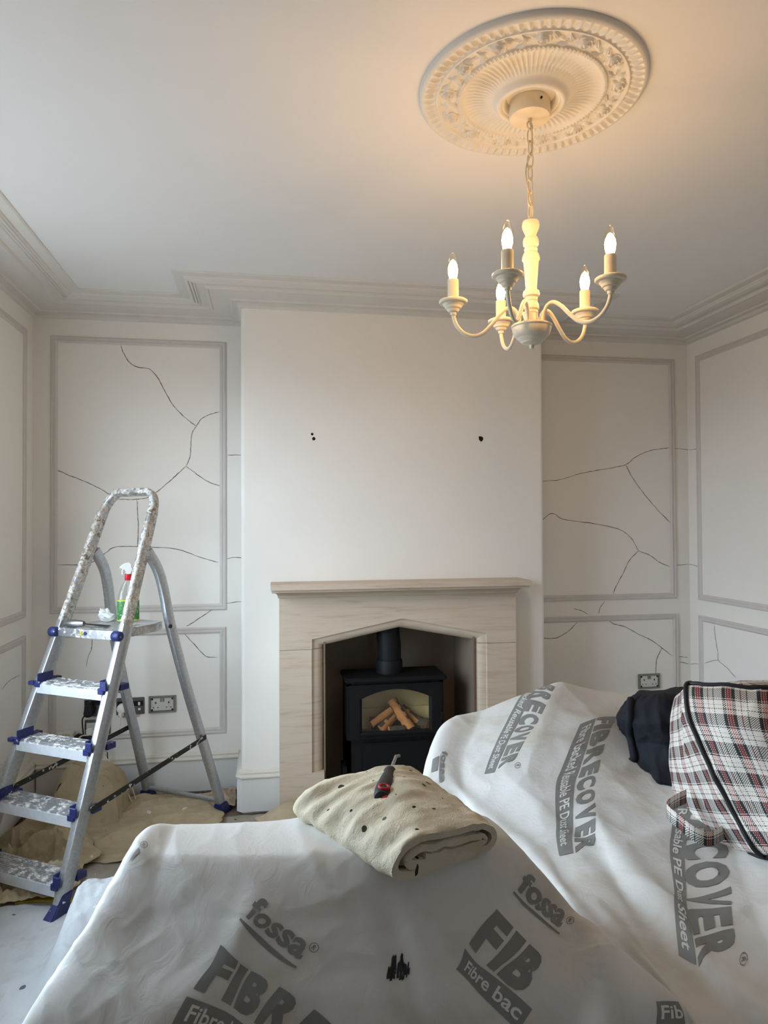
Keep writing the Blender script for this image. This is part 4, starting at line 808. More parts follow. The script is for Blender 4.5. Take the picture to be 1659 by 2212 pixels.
# things on the platform
PZ = .981
def bottle():
    c = LP(.585, .222, PZ); t = thing('spray_bottle', 'clear trigger spray bottle with green label on the ladder platform', 'spray bottle', tuple(c))
    R = Matrix.Translation(c) @ Matrix.Rotation(.18, 4, 'Z')
    def ell(rows_):
        bm = bm_new(); rows = []
        for wx, wy, z_ in rows_:
            rows.append([R @ V(wx*math.copysign(abs(math.cos(a))**.7, math.cos(a)), wy*math.copysign(abs(math.sin(a))**.7, math.sin(a)), z_) for a in [2*math.pi*k/28 for k in range(28)]])
        vs = quad_grid(bm, rows, close_u=True); bm.faces.new(vs[0]); bm.faces.new(vs[-1]); return bm
    part('bottle_body', ell([(.040, .022, .001), (.046, .027, .006), (.047, .028, .06), (.046, .028, .10), (.043, .026, .125), (.034, .021, .155), (.022, .016, .178), (.0135, .0135, .190), (.0130, .0130, .196)]), 'bottle_clear', t, smooth=45)
    part('label', ell([(.0470, .0275, .010), (.0478, .0286, .012), (.0480, .0288, .060), (.0474, .0288, .100), (.0465, .028, .102)]), 'label', t, smooth=45)
    part('collar', ell([(.0145, .0145, .190), (.0150, .0150, .192), (.0150, .0150, .216), (.014, .014, .218)]), 'red_cap', t, smooth=45)
    bm = bm_new()   # trigger head, a curved beak to the left
    out = [(.016, .216), (.012, .240), (.016, .262), (.004, .272), (-.016, .268), (-.034, .256), (-.042, .243), (-.026, .246), (-.014, .244), (-.010, .218)]
    prism(bm, out[::-1], -.011, .011, lambda a, b, d: R @ V(a, d, b)); bmesh.ops.bevel(bm, geom=bm.edges[:], offset=.004, segments=2, affect='EDGES'); part('spray_head', bm, 'white_plastic', t, smooth=40)
    bm = bm_new(); tube(bm, smooth_path([R @ V(-.016, 0, .244), R @ V(-.024, 0, .232), R @ V(-.024, 0, .216)], 4), .004, 8); part('trigger', bm, 'white_plastic', t, smooth=60)
    bm = bm_new(); tube(bm, [R @ V(0, 0, .19), R @ V(.004, 0, .012)], .0022, 6); part('dip_tube', bm, 'white_plastic', t)
bottle()
c = LP(.56, .318, PZ); bm = bm_new(); rows = []
for q in range(13):
    e = math.pi*q/12; rows.append([])
    for k2 in range(24):
        a = 2*math.pi*k2/24; n_ = 1+.62*(float(fbm(3+1.6*math.cos(a)*math.sin(e)+5, 1.6*math.sin(a)*math.sin(e)+2*math.cos(e)+9, 7))-.5)*2
        rows[-1].append(c+V(.036*n_*math.cos(a)*math.sin(e), .028*n_*math.sin(a)*math.sin(e), .026*n_*(1-math.cos(e))*.95))
quad_grid(bm, rows, close_u=True); tag(part('tissue_wad', bm, 'filler', smooth=60), 'crumpled white tissue beside the spray bottle on the ladder', 'tissue')
# filling knife: wooden-grey handle and thin blade
h0, h1, h2 = LP(.375, .375, PZ+.016), LP(.392, .285, PZ+.017), LP(.43, .185, PZ+.006)
t = thing('scraper', 'flat painter\'s scraper lying on the front of the ladder platform', 'scraper', tuple(h1-V(0, 0, .016)))
bm = bm_new(); tube(bm, [h0, h0.lerp(h1, .1), h0.lerp(h1, .5), h0.lerp(h1, .9), h1], [.011, .015, .0165, .013, .010], 14); part('handle', bm, 'steel', t, smooth=50)
bm = bm_new(); sd = (h2-h1).normalized().cross(V(0, 0, 1)); rows = [[h1+sd*.009, h1-sd*.009], [h1.lerp(h2, .3)+sd*.016, h1.lerp(h2, .3)-sd*.016], [h2+sd*.024, h2-sd*.024]]
rows = [r_+[p-V(0, 0, .0022) for p in r_[::-1]] for r_ in rows]; vs = quad_grid(bm, rows, close_u=True); bm.faces.new(vs[0]); bm.faces.new(vs[-1]); part('blade', bm, 'black', t)

# ================================================================ DUST SHEETS
def make_sheet(name, G, nu, nv, wr, label, cat='dust sheet'):
    us, vs, Sg = dense(G, nu, nv); N = normals(Sg)
    if N[nv//2, nu//2, 2]+(-N[nv//2, nu//2, 1])*.5 < 0: N = -N
    Ug, Vg = np.meshgrid(us, vs); Sg = Sg+N*wr(Ug, Vg, Sg)[..., None]
    Sg[..., 2] = np.maximum(Sg[..., 2], .006)
    o = place(name, grid_mesh(name, Sg), 'sheet'); tag(o, label, cat, 'printed dust sheets over furniture'); return o, Sg
def bumpg(x, c, s): return np.exp(-((x-c)/s)**2)
def wr_front(u, v, P):
    X, Y, Z = P[..., 0], P[..., 1], P[..., 2]
    top = np.clip((v-1.5)/1.0, 0, 1)
    d = .010*(ridge(X*4.0+Z*2.5, Z*1.8+Y, 11, 2)-.4) + .005*(fbm(X*7, Z*7+Y*7, 5, 2)-.5)
    d = d + .0026*(ridge(X*11+Z*8, Z*9-X*6+Y*8, 23, 2)-.4)
    # hanging folds towards the right-hand side and the centre crease
    fc = 6.80-.20*(v-4.5); dd_ = u-fc; d = d + .040*np.where(dd_ < 0, np.exp(-(dd_/.05)**2), np.exp(-(dd_/.16)**2))*np.clip((v-4.2)/.9, 0, 1)
    d = d - .008*bumpg(u, 5.45, .10)*np.clip((v-3.4)/.8, 0, 1)
    d = d + .010*bumpg(u+.35*(v-4), 4.1, .25)*np.clip((v-3.2)/.8, 0, 1)*.6
    return d
FS, FSG = make_sheet('dust_sheet', FRONT_GRID, 300, 280, wr_front, 'printed white dust sheet over the chair nearest the camera, folded cloth on top')
def wr_rear(u, v, P):
    X, Y, Z = P[..., 0], P[..., 1], P[..., 2]
    d = .012*(ridge(X*3.6+Y*1.2, Y*3.4-X*1.6, 31, 2)-.4) + .006*(fbm(X*7, Y*7+Z*6, 15, 2)-.5) + .0022*(ridge(X*11+4, Y*10-X*5, 43, 2)-.4)
    # long fold running from the left arm down to the front right
    line = u-(1.9+.55*(v-4)); d = d + .010*bumpg(line, 0, .20)*np.clip((v-3.3)/.6, 0, 1)*np.clip((7.5-v)/.8, 0, 1)
    line = u-(3.6+.55*(v-5)); d = d - .009*bumpg(line, 0, .26)*np.clip((v-4.3)/.6, 0, 1) + .007*bumpg(line, .45, .24)*np.clip((v-4.3)/.6, 0, 1)
    line = u-(4.0+.5*(v-6.5)); d = d + .014*bumpg(line, -.35, .14)*np.clip((v-6)/.6, 0, 1)
    return d
RSH, RSG = make_sheet('dust_sheet', REAR_GRID, 280, 300, wr_rear, 'larger printed white dust sheet over the sofa under the checked bag')
# printed lettering that follows the sheet
def sampler(G, Sg):
    N = normals(Sg); nv, nu = Sg.shape[:2]
    if N[nv//2, nu//2, 2]-.5*N[nv//2, nu//2, 1] < 0: N = -N
    def f(u, v, off):
        x = min(max(u/(G.shape[1]-1)*(nu-1), 0), nu-1.001); y = min(max(v/(G.shape[0]-1)*(nv-1), 0), nv-1.001)
        i, j = int(x), int(y); a, b = x-i, y-j
        L = lambda A: (A[j, i]*(1-a)+A[j, i+1]*a)*(1-b)+(A[j+1, i]*(1-a)+A[j+1, i+1]*a)*b
        return Vector(L(Sg)+L(N)*off)
    return f
SAM = {'F': (sampler(FRONT_GRID, FSG), FS), 'R': (sampler(REAR_GRID, RSG), RSH)}
def text_bm(txt, bold=.02, space=1.0):
    cu = bpy.data.curves.new('t', 'FONT'); cu.body = txt; cu.size = 1; cu.offset = bold; cu.space_character = space; cu.resolution_u = 3
    ob = bpy.data.objects.new('t', cu); COL.objects.link(ob); dg = bpy.context.evaluated_depsgraph_get()
    me = bpy.data.meshes.new_from_object(ob.evaluated_get(dg)); bm = bm_new(); bm.from_mesh(me)
    bpy.data.objects.remove(ob); bpy.data.meshes.remove(me); bpy.data.curves.remove(cu)
    xs = [v.co.x for v in bm.verts]; ys = [v.co.y for v in bm.verts]; x0, x1, y0, y1 = min(xs), max(xs), min(ys), max(ys)
    for v in bm.verts: v.co = V((v.co.x-x0)/(x1-x0), (v.co.y-y0)/(y1-y0), 0)
    return bm
def cut(bm, nx, ny):
    for k2 in range(1, nx): bmesh.ops.bisect_plane(bm, geom=bm.verts[:]+bm.edges[:]+bm.faces[:], plane_co=(k2/nx, 0, 0), plane_no=(1, 0, 0))
    for k2 in range(1, ny): bmesh.ops.bisect_plane(bm, geom=bm.verts[:]+bm.edges[:]+bm.faces[:], plane_co=(0, k2/ny, 0), plane_no=(0, 1, 0))
def onto(bm, sh, q, off, box_=(0, 1, 0, 1)):
    f, par = SAM[sh]; x0, x1, y0, y1 = box_
    for v in bm.verts:
        s, t = x0+(x1-x0)*v.co.x, y0+(y1-y0)*v.co.y
        u = (q[0][0]*(1-s)+q[1][0]*s)*(1-t)+(q[3][0]*(1-s)+q[2][0]*s)*t; w_ = (q[0][1]*(1-s)+q[1][1]*s)*(1-t)+(q[3][1]*(1-s)+q[2][1]*s)*t
        v.co = f(u, w_, off)
def rect_bm():
    bm = bm_new(); bm.faces.new([bm.verts.new(p) for p in ((0, 0, 0), (1, 0, 0), (1, 1, 0), (0, 1, 0))]); return bm
def flat_part(name, bm, mat, parent):
    me = bpy.data.meshes.new(name); bm.to_mesh(me); bm.free(); return place(name, me, mat, parent)
for sh, kind, txt, q in PRINTS:
    par = SAM[sh][1]
    if kind == 'big':
        n = len(txt)
        # heavy condensed capitals, letter by letter so that each fills its slot
        wts = [.55 if c == 'I' else 1.0 for c in txt]; tot = sum(wts); x = 0
        for c, wt in zip(txt, wts):
            bm = text_bm(c, .055); cut(bm, 7, 10); onto(bm, sh, q, .0009, (x/tot+.06/tot, (x+wt-.07)/tot, 0, 1)); flat_part('printed_letter', bm, 'print', par); x += wt
    elif kind == 'band':
        bm = rect_bm(); cut(bm, 80 if len(txt) > 10 else 30, 7); onto(bm, sh, q, .0009); b_ = flat_part('printed_band', bm, 'print', par)
        bm = text_bm(txt, .018); cut(bm, 3*len(txt), 4); onto(bm, sh, q, .0015, (.06 if len(txt) > 10 else .12, .95, .24, .82)); flat_part('band_lettering', bm, 'print_white', b_)
    elif kind == 'word':
        bm = text_bm(txt, .03); cut(bm, 16, 5); onto(bm, sh, q, .0012); flat_part('printed_word', bm, 'print', par)
    elif kind in ('line', 'slab'):
        bm = rect_bm(); cut(bm, 16 if kind == 'line' else 5, 1 if kind == 'line' else 4)
        if kind == 'line':
            for v in bm.verts: v.co.y = .5+(v.co.y-.5)*(.35+.65*math.sin(math.pi*min(1, v.co.x*.8+.12)))
        onto(bm, sh, q, .0012); flat_part('printed_underline' if kind == 'line' else 'printed_letter', bm, 'print', par)
    elif kind == 'reg':
        bm = bm_new(); n = 24
        A = [[V(.5+r_*math.cos(2*math.pi*k2/n), .5+r_*math.sin(2*math.pi*k2/n), 0) for k2 in range(n)] for r_ in (.5, .42)]
        quad_grid(bm, A, close_u=True); b2 = text_bm('R', .03)
        for v in b2.verts: v.co = V(.33+v.co.x*.36, .25+v.co.y*.5, 0)
        tm = bpy.data.meshes.new('tmp'); b2.to_mesh(tm); b2.free(); bm.from_mesh(tm); bpy.data.meshes.remove(tm)
        onto(bm, sh, q, .0012); flat_part('registered_mark', bm, 'print', par)
    elif kind == 'smear':
        random.seed(5); bm = bm_new()
        for k2 in range(26):
            x = random.random(); y0 = random.uniform(0, .35); y1 = y0+random.uniform(.25, .62)*(1-abs(x-.5)); wd = random.uniform(.02, .09)
            bm.faces.new([bm.verts.new(p) for p in ((x-wd, y0, 0), (x+wd, y0+.02, 0), (x+wd*.7, y1, 0), (x, y1+.05, 0), (x-wd*.7, y1-.02, 0))])
        onto(bm, sh, q, .0012); flat_part('paint_smear', bm, 'smear', par)

# ================================================================ FOLDED CLOTH + SCREWDRIVER
A0, B0, L0, K0 = V(.196, 1.088, .838), V(.382, 1.150, .846), V(.034, 1.323, .866), V(.292, 1.432, .874)
UPC = V(-.03, -.30, .95).normalized()
Wd = .205
pc = [(.06, .024), (.10, .023), (.15, .022), (.175, .024), (.186, .030), (.176, .037), (.13, .040), (.07, .041), (.040, .039), (.026, .030), (.036, .019), (.07, .013), (.13, .012), (.185, .013), (.200, .020), (.207, .034), (.199, .050), (.17, .057), (.11, .061), (.05, .060), (.018, .053), (.002, .036), (.008, .016), (.04, .004), (.10, .002), (.17, .003)]
cl = smooth_path([(a, b, 0) for a, b in pc], 4)
tk = .0062
loop = []
for sgn in (1, -1):
    idx = range(len(cl)) if sgn > 0 else range(len(cl)-1, -1, -1)
    for i in idx:
        t = (cl[min(i+1, len(cl)-1)]-cl[max(i-1, 0)]).normalized(); n_ = V(-t.y, t.x, 0); loop.append(cl[i]+n_*tk*sgn)
rows = []; NTT = 60
for j in range(NTT+1):
    t = j/NTT; row = []; rt = max(0, (t-.86)/.14); sq = 1-math.sqrt(max(0, 1-rt**2))*1.0; t2_ = t
    for p in loop:
        s = min(max(p.x/Wd, -.05), 1.05); s = .5+(s-.5)*(1-.30*sq); h = p.y
        b = (A0*(1-s)+B0*s)*(1-t)+(L0*(1-s)+K0*s)*t + V(0, 0, .028*math.sin(math.pi*min(max(s, 0), 1))*math.sin(math.pi*(.12+.76*t)))
        wv = .012*(float(fbm(s*3+t*1.2, t*5.5-s, 71, 3))-.5)*min(1, h/.02)+.007*(float(ridge(s*5+t*3, t*9, 75, 2))-.4)*min(1, h/.03)+.0035*(float(ridge(s*11-t*5, t*13+s*6, 79, 2))-.4)*min(1, h/.03)
        left = max(0, 1-s*2.6); wv += .0028*left*math.sin(t*27+3*s+2.5*math.sin(t*9))*min(1, h/.02)+.003*math.sin(s*9-t*7)*min(1, h/.03)
        taper = 1-.28*max(0, t-.85)/.15
        row.append(b+UPC*(h*taper*(1.05-.12*t)+wv)+V(.008*(float(fbm(t*6, s*2, 77))-.5), 0, 0))
    rows.append(row)
Sg = np.array([[tuple(p) for p in r_]+[tuple(r_[0])] for r_ in rows])
bm = bm_new(); vs = quad_grid(bm, rows, close_u=True)
for ring_ in (vs[0], vs[-1]):
    m_ = len(ring_)//2
    for i in range(m_-1): bm.faces.new((ring_[i], ring_[i+1], ring_[-2-i], ring_[-1-i]))
FC = tag(part('folded_drop_cloth', bm, 'cotton_pale', smooth=70), 'folded cream cotton cloth with paint spots on the nearest dust sheet', 'drop cloth')
he, hm, tip = V(.196, 1.196, .936), V(.233, 1.318, .940), V(.262, 1.412, .936)
t = thing('screwdriver', 'black handled screwdriver with red end lying on the folded cloth', 'screwdriver', tuple(he-V(0, 0, .02)))
d_ = (hm-he); bm = bm_new(); tube(bm, [he+d_*q for q in (0, .02, .10, .25, .45, .62, .78, .88, .93, 1.0)], [.008, .0135, .0165, .0175, .0168, .0150, .0128, .0118, .0128, .0115], 18); part('handle', bm, 'black', t, smooth=45)
sdn = d_.normalized(); upn = (V(-.05, -.55, .83)-sdn*sdn.dot(V(-.05, -.55, .83))).normalized()
bm = bm_new(); c_ = he+d_*.14+upn*.0155; tx = sdn; ty = upn.cross(sdn); tube(bm, [c_+(tx*math.cos(a)+ty*math.sin(a))*.0085 for a in [2*math.pi*k2/20 for k2 in range(21)]], .0028, 8, False); part('red_ring', bm, 'rubber_red', t, smooth=60)
bm = bm_new(); tube(bm, [he-d_*.02+ty*-.006, he+d_*.06+ty*-.010], [.008, .010], 12); part('red_end', bm, 'rubber_red', t, smooth=50)
bm = bm_new(); tube(bm, [hm-d_*.05, tip], .0034, 10); part('shaft', bm, 'steel', t, smooth=50)
bm = bm_new(); box(bm, (-.001, -.0028, -.0022), (.009, .0028, .0022), Matrix.Translation(tip) @ Matrix.Rotation(.3, 4, 'Z')); part('hook_tip', bm, 'steel', t)
# ================================================================ BAG AND JACKET
us, vs_, Sg = dense(BAG_GRID, 190, 150); N = normals(Sg)
cen = Sg.mean((0, 1)); sgn = np.sign(((Sg-cen)*N).sum()); N *= sgn
Ug, Vg = np.meshgrid(us, vs_)
env = np.clip(np.minimum(Vg-.8, 6.6-Vg), 0, 1)
X, Y, Z = Sg[..., 0], Sg[..., 1], Sg[..., 2]
ang = Ug*2*np.pi/8
w_ = .012*(ridge(np.cos(ang)*2.2+Z*6, np.sin(ang)*2.2+Z*3, 91, 3)-.4)+.006*(fbm(np.cos(ang)*5, np.sin(ang)*5+Z*12, 95, 3)-.5)
Sg = Sg+N*(w_*env)[..., None]
# texture lengths along the surface
perim = 1.55; du = np.linalg.norm(np.diff(Sg[75], axis=0), axis=1); cu_ = np.concatenate([[0], np.cumsum(du)]); dv = np.linalg.norm(np.diff(Sg[:, 70], axis=0), axis=1); cv_ = np.concatenate([[0], np.cumsum(dv)])
uv = np.stack(np.meshgrid(cu_, cv_), -1)
BAG = thing('laundry_bag', 'large red, black and white checked laundry bag on the sofa sheet', 'bag', tuple(cen-np.array([0, 0, .2])))
o = place('bag_body', grid_mesh('bag_body', Sg, uv), 'plaid', BAG)
def bag_pt(u, v, off=.003):
    x = u/8*189; y = v/7*149; i, j = min(int(x), 188), min(int(y), 148); a, b = x-i, y-j
    p = (Sg[j, i]*(1-a)+Sg[j, i+1]*a)*(1-b)+(Sg[j+1, i]*(1-a)+Sg[j+1, i+1]*a)*b; return V(*(p+N[j, i]*off))
for pts in ([(3.0, v) for v in np.linspace(1.75, 6.05, 40)], [(5.0, v) for v in np.linspace(1.75, 6.05, 30)], [(u, 1.9-.5*math.sin(max(0, u-3)/2*3.14)*0) for u in np.linspace(3, 5, 30)], [(u, 6.05) for u in np.linspace(.8, 5.0, 50)]):
    bm = bm_new(); tube(bm, [bag_pt(*p_) for p_ in pts], .0055, 8); part('piping', bm, 'black', BAG, smooth=60)
bm = bm_new(); zp = [bag_pt(u, 1.25+.04*math.sin(u*7), .004) for u in np.linspace(3.1, 4.9, 24)]; tube(bm, zp, .004, 6); part('zip', bm, 'black', BAG, smooth=60)
# carrying strap lying out to the left at the base
def strap(pts, wdir, wd):
    pts = smooth_path(pts, 6); rows = np.array([[tuple(p-V(wdir)*wd), tuple(p+V(wdir)*wd)] for p in pts]); L = np.concatenate([[0], np.cumsum([(pts[i+1]-pts[i]).length for i in range(len(pts)-1)])])
    uv = np.stack([np.repeat(L[:, None], 2, 1), np.tile(np.array([[0, wd*2]]), (len(pts), 1))], -1); return grid_mesh('strap', rows, uv, thick=.002)
me = strap([(1.03, 1.575, .735), (.985, 1.555, .732), (.953, 1.535, .726), (.944, 1.505, .724), (.949, 1.475, .719), (.960, 1.442, .708), (.992, 1.432, .698), (1.045, 1.452, .70)], (.20, .25, .94), .016)
me = place('strap', me, 'plaid', BAG)

us, vs_, Sg2 = dense(JACKET_GRID, 110, 100); N2 = normals(Sg2); c2 = Sg2.mean((0, 1)); N2 *= np.sign(((Sg2-c2)*N2).sum())
Ug, Vg = np.meshgrid(us, vs_); ang = Ug*2*np.pi/8; Z2 = Sg2[..., 2]
w_ = .030*(ridge(np.cos(ang)*1.6+Z2*5, np.sin(ang)*1.6-Z2*4, 131, 3)-.4)+.010*(fbm(np.cos(ang)*4, np.sin(ang)*4+Z2*14, 135, 3)-.5)
Sg2 = Sg2+N2*(w_*np.clip(np.minimum(Vg-.5, 6.8-Vg), 0, 1))[..., None]
JK = thing('jacket_bundle', 'bundled dark navy padded jacket behind the checked bag', 'jacket', tuple(c2-np.array([0, 0, .12])))
place('jacket_body', grid_mesh('jacket_body', Sg2), 'nylon', JK)
def jk_pt(u, v, off):
    j, i = min(int(v/7*99), 99), min(int(u/8*109), 109); return V(*(Sg2[j, i]+N2[j, i]*off))
bm = bm_new(); tube(bm, smooth_path([jk_pt(3.0+.10*math.sin(v*3), v, .006) for v in (1.6, 2.2, 2.9, 3.6, 4.3, 5.0, 5.5)], 6), .011, 10); part('seam_binding', bm, 'nylon', JK, smooth=60)

# ================================================================ CLOTHS ON THE FLOOR
def floor_cloth(name, mat, x0, x1, y0, y1, nx, ny, hf, label, wob=.05, seed=0, thick=.003, base=.004):
    xs = np.linspace(0, 1, nx); ys = np.linspace(0, 1, ny); A, B = np.meshgrid(xs, ys)
    X = x0+(x1-x0)*A; Y = y0+(y1-y0)*B
    ex = 2*np.abs(A-.5); ey = 2*np.abs(B-.5)
    X = X+np.sign(A-.5)*ex**6*wob*(fbm(Y*5, Y*0+seed, seed+3)-.6)*2; Y = Y+np.sign(B-.5)*ey**6*wob*(fbm(X*5, X*0+seed+7, seed+5)-.6)*2
    edge = np.clip(np.minimum(np.minimum(A, 1-A)*(x1-x0), np.minimum(B, 1-B)*(y1-y0))/.06, 0, 1)
    H = base+thick+np.maximum(0, hf(X, Y))*(.25+.75*edge)
    Pg = np.stack([X, Y, H], -1)
    return tag(place(name, grid_mesh(name, Pg, thick=thick), mat), label, 'drop cloth', 'cloths covering the floor')
def warp(X, Y, s, a): return X+a*(fbm(X*s, Y*s, 201)-.5), Y+a*(fbm(X*s+9, Y*s+4, 205)-.5)
def h_flat(X, Y): return .014*np.clip(ridge(X*2.0, Y*6.5+X, 301, 3)-.35, 0, 1)+.003*fbm(X*14, Y*14, 303)
def h_back(X, Y):
    a, b = warp(X, Y, 4, .22)
    fold = .050*np.clip(ridge(a*2.4, b*7, 311, 2)-.25, 0, 1)+.018*np.clip(ridge(a*7, b*14, 313, 2)-.3, 0, 1)
    dx = np.abs(X+.858)/.155; dy = np.abs(Y-3.56)/.145
    bx = np.clip(1.35-np.maximum(dx**2.2, dy**2.2)-.25*dx, 0, 1)**.5
    return fold+.205*bx*(1+.10*(fbm(X*12, Y*12, 317)-.5))+.020*(ridge(X*9, Y*3, 319, 2)-.4)*bx
def h_pile(X, Y):
    a, b = warp(X, Y, 5, .16); return .105*np.clip(ridge(a*6.4+b*3.6, b*6.4-a*2.5, 331, 2)-.16, 0, 1)+.030*np.clip(ridge(a*15+b*5, b*15-a*6, 337, 2)-.3, 0, 1)
def h_fire(X, Y):
    a, b = warp(X, Y, 5, .1); return .075*np.exp(-((X-.10)/.13)**2-((Y-3.30)/.09)**2)+.018*ridge(a*5, b*7, 341, 2)
def h_white(X, Y):
    a, b = warp(X, Y, 3, .2); return .016*np.clip(ridge(a*5+b*1.2, b*2-a, 351, 3)-.3, 0, 1)+.23*np.clip(1.25*np.exp(-(np.abs(X+.52)/.13)**3-(np.abs(Y-2.33)/.17)**3), 0, 1)*(1+.3*(fbm(X*9, Y*9, 357)-.5))
def h_rag(X, Y):
    a, b = warp(X, Y, 14, .05); return .060*np.clip(ridge(a*14, b*13, 361, 3)-.12, 0, 1)
floor_cloth('drop_cloth', 'cotton_grey', -1.165, 1.28, 1.15, 3.43, 200, 200, h_flat, 'large flat grey-beige dust cloth with paint flecks under the ladder', seed=2)
floor_cloth('drop_cloth', 'cotton', -1.16, -.22, 3.02, 3.735, 190, 150, h_back, 'beige cloth heaped over a box against the left alcove skirting', wob=.06, seed=5, base=.016)
floor_cloth('drop_cloth', 'cotton', -1.165, -.74, 2.72, 3.34, 130, 160, h_pile, 'rumpled beige cloth heaped at the left wall beside the ladder', wob=.10, seed=8, base=.022)
floor_cloth('drop_cloth', 'cotton', -.06, .46, 3.14, 3.365, 110, 60, h_fire, 'beige cloth bunched up in front of the fireplace left jamb', wob=.04, seed=11, base=.016)
floor_cloth('drop_cloth', 'cotton_white', -1.165, -.28, 1.15, 2.74, 150, 220, h_white, 'whitish cloth spread on the floor by the ladder front foot', wob=.06, seed=14, base=.016)
floor_cloth('rag', 'rag', -.300, -.165, 3.50, 3.74, 60, 90, h_rag, 'small pinkish crumpled rag beside the chimney breast skirting', wob=.02, seed=17, base=.02)
bm = bm_new(); rows = []
for q in range(16):
    a = q/15; x = -.93+.22*a; y = 2.775-.02*a+.01*math.sin(a*5); rows.append([V(x, y-.010, .020), V(x, y+.010, .022), V(x, y+.010, .016), V(x, y-.010, .014)])
vs = quad_grid(bm, rows, close_u=True); bm.faces.new(vs[0]); bm.faces.new(vs[-1]); tag(part('yellow_strip', bm, 'yellow'), 'yellow strip on the floor under the lowest ladder tread', 'strip')

# ================================================================ SOCKETS, PLUGS, CABLES
def wb(bm, x0, x1, z0, z1, d0, d1, bev=0):
    b2 = bm_new(); box(b2, (x0, YB-d1, z0), (x1, YB-d0, z1))
    if bev: bmesh.ops.bevel(b2, geom=b2.edges[:], offset=bev, segments=2, affect='EDGES')
    m_ = bpy.data.meshes.new('t'); b2.to_mesh(m_); b2.free(); bm.from_mesh(m_); bpy.data.meshes.remove(m_)
def bare_socket(x0, z0, label):
    t = thing('wall_socket', label, 'socket', (x0+.07, YB, z0), 'uncovered double sockets'); W, Hh = .138, .088
    bm = bm_new()
    for a in ((x0, x0+.010, z0, z0+Hh), (x0+W-.010, x0+W, z0, z0+Hh), (x0+.010, x0+W-.010, z0, z0+.009), (x0+.010, x0+W-.010, z0+Hh-.009, z0+Hh)): wb(bm, *a, 0, .010)
    part('back_box_frame', bm, 'socket_frame', t)
    bm = bm_new(); wb(bm, x0+.012, x0+W-.012, z0+.011, z0+Hh-.011, 0, .007, .002); part('inner_plate', bm, 'socket_white', t)
    for sx in (.014, W-.022):
        for sz in (.012, Hh-.020):
            bm = bm_new(); wb(bm, x0+sx, x0+sx+.008, z0+sz, z0+sz+.008, .005, .0095); part('screw_hole', bm, 'dark', t)
    for cx_ in (.036, .102):
        bm = bm_new(); wb(bm, x0+cx_-.003, x0+cx_+.003, z0+.048, z0+.058, .005, .0078); part('pin_slot', bm, 'dark', t)
        for dx in (-.011, .011):
            bm = bm_new(); wb(bm, x0+cx_+dx-.0035, x0+cx_+dx+.0035, z0+.026, z0+.030, .005, .0078); part('pin_slot', bm, 'dark', t)
    for dx in (-.006, .006):
        bm = bm_new(); wb(bm, x0+W/2+dx-.0045, x0+W/2+dx+.0045, z0+.057, z0+.075, .005, .0095, .001); part('switch', bm, 'socket_frame', t)
bare_socket(-.620, .432, 'uncovered double socket right of the plugged sockets, left alcove')
bare_socket(2.166, .432, 'uncovered double socket on the right alcove wall')
t = thing('wall_socket', 'brushed metal double socket with a white plug behind the ladder', 'socket', (-.711, YB, .431))
bm = bm_new(); wb(bm, -.782, -.642, .430, .518, 0, .008, .002); part('face_plate', bm, 'chrome', t)
bm = bm_new(); wb(bm, -.776, -.648, .474, .500, .007, .0095); part('dark_insert', bm, 'dark', t)
for a in ((-.672, -.662, .478, .494), (-.672, -.660, .452, .462)):
    bm = bm_new(); wb(bm, *a, .007, .011); part('switch', bm, 'white_plastic', t)
t2 = thing('plug', 'white rounded plug in the brushed metal socket', 'plug', (-.752, YB-.02, .44))
bm = bm_new(); lathe(bm, [(0, 0), (.022, 0), (.025, .004), (.025, .024), (.020, .034), (.010, .038), (0, .039)], 24, Matrix.Translation((-.750, YB-.0096, .468)) @ Matrix.Rotation(math.pi/2, 4, 'X')); part('plug_body', bm, 'white_plastic', t2, smooth=40)
bm = bm_new(); wb(bm, -.766, -.740, .424, .470, .014, .044, .008); part('plug_grip', bm, 'white_plastic', t2, smooth=40)
bm = bm_new(); prism(bm, [(-.779, .430), (-.770, .418), (-.735, .414), (-.690, .411), (-.668, .414), (-.660, .430)], YB-.0015, YB, lambda a, b, d: V(a, d, b)); part('plaster_patch', bm, 'plaster_patch', WALL_BACK)
t = thing('wall_socket', 'leftmost metal socket with a black plug behind the ladder stile', 'socket', (-.87, YB, .43))
bm = bm_new(); wb(bm, -.940, -.801, .430, .518, 0, .009, .002); part('face_plate', bm, 'chrome', t)
bm = bm_new(); wb(bm, -.935, -.806, .488, .513, .008, .0105); part('dark_insert', bm, 'dark', t)
t2 = thing('plug', 'bulky black plug in the leftmost socket', 'plug', (-.912, YB-.02, .44))
bm = bm_new(); prism(bm, [(-.935, .450), (-.930, .438), (-.905, .434), (-.886, .446), (-.886, .480), (-.896, .512), (-.918, .514), (-.928, .486)], YB-.052, YB-.0106, lambda a, b, d: V(a, d, b)); bmesh.ops.bevel(bm, geom=bm.edges[:], offset=.005, segments=2, affect='EDGES'); part('plug_body', bm, 'black', t2, smooth=40)
t = thing('wall_socket', 'lower pale metal plate below the leftmost socket', 'socket', (-.88, YB, .325))
bm = bm_new(); wb(bm, -.936, -.810, .325, .412, 0, .008, .002); part('face_plate', bm, 'chrome', t)
bm = bm_new(); wb(bm, -.928, -.818, .333, .398, .007, .0095); part('insert', bm, 'socket_white', t)
t2 = thing('plug', 'small white plug in the lower plate behind the ladder', 'plug', (-.90, YB-.02, .34))
bm = bm_new(); wb(bm, -.925, -.885, .335, .378, .0096, .042, .008); part('plug_body', bm, 'white_plastic', t2, smooth=40)
t2 = thing('power_adaptor', 'black power adaptor hanging under the lower plate', 'adaptor', (-.93, YB-.04, .31))
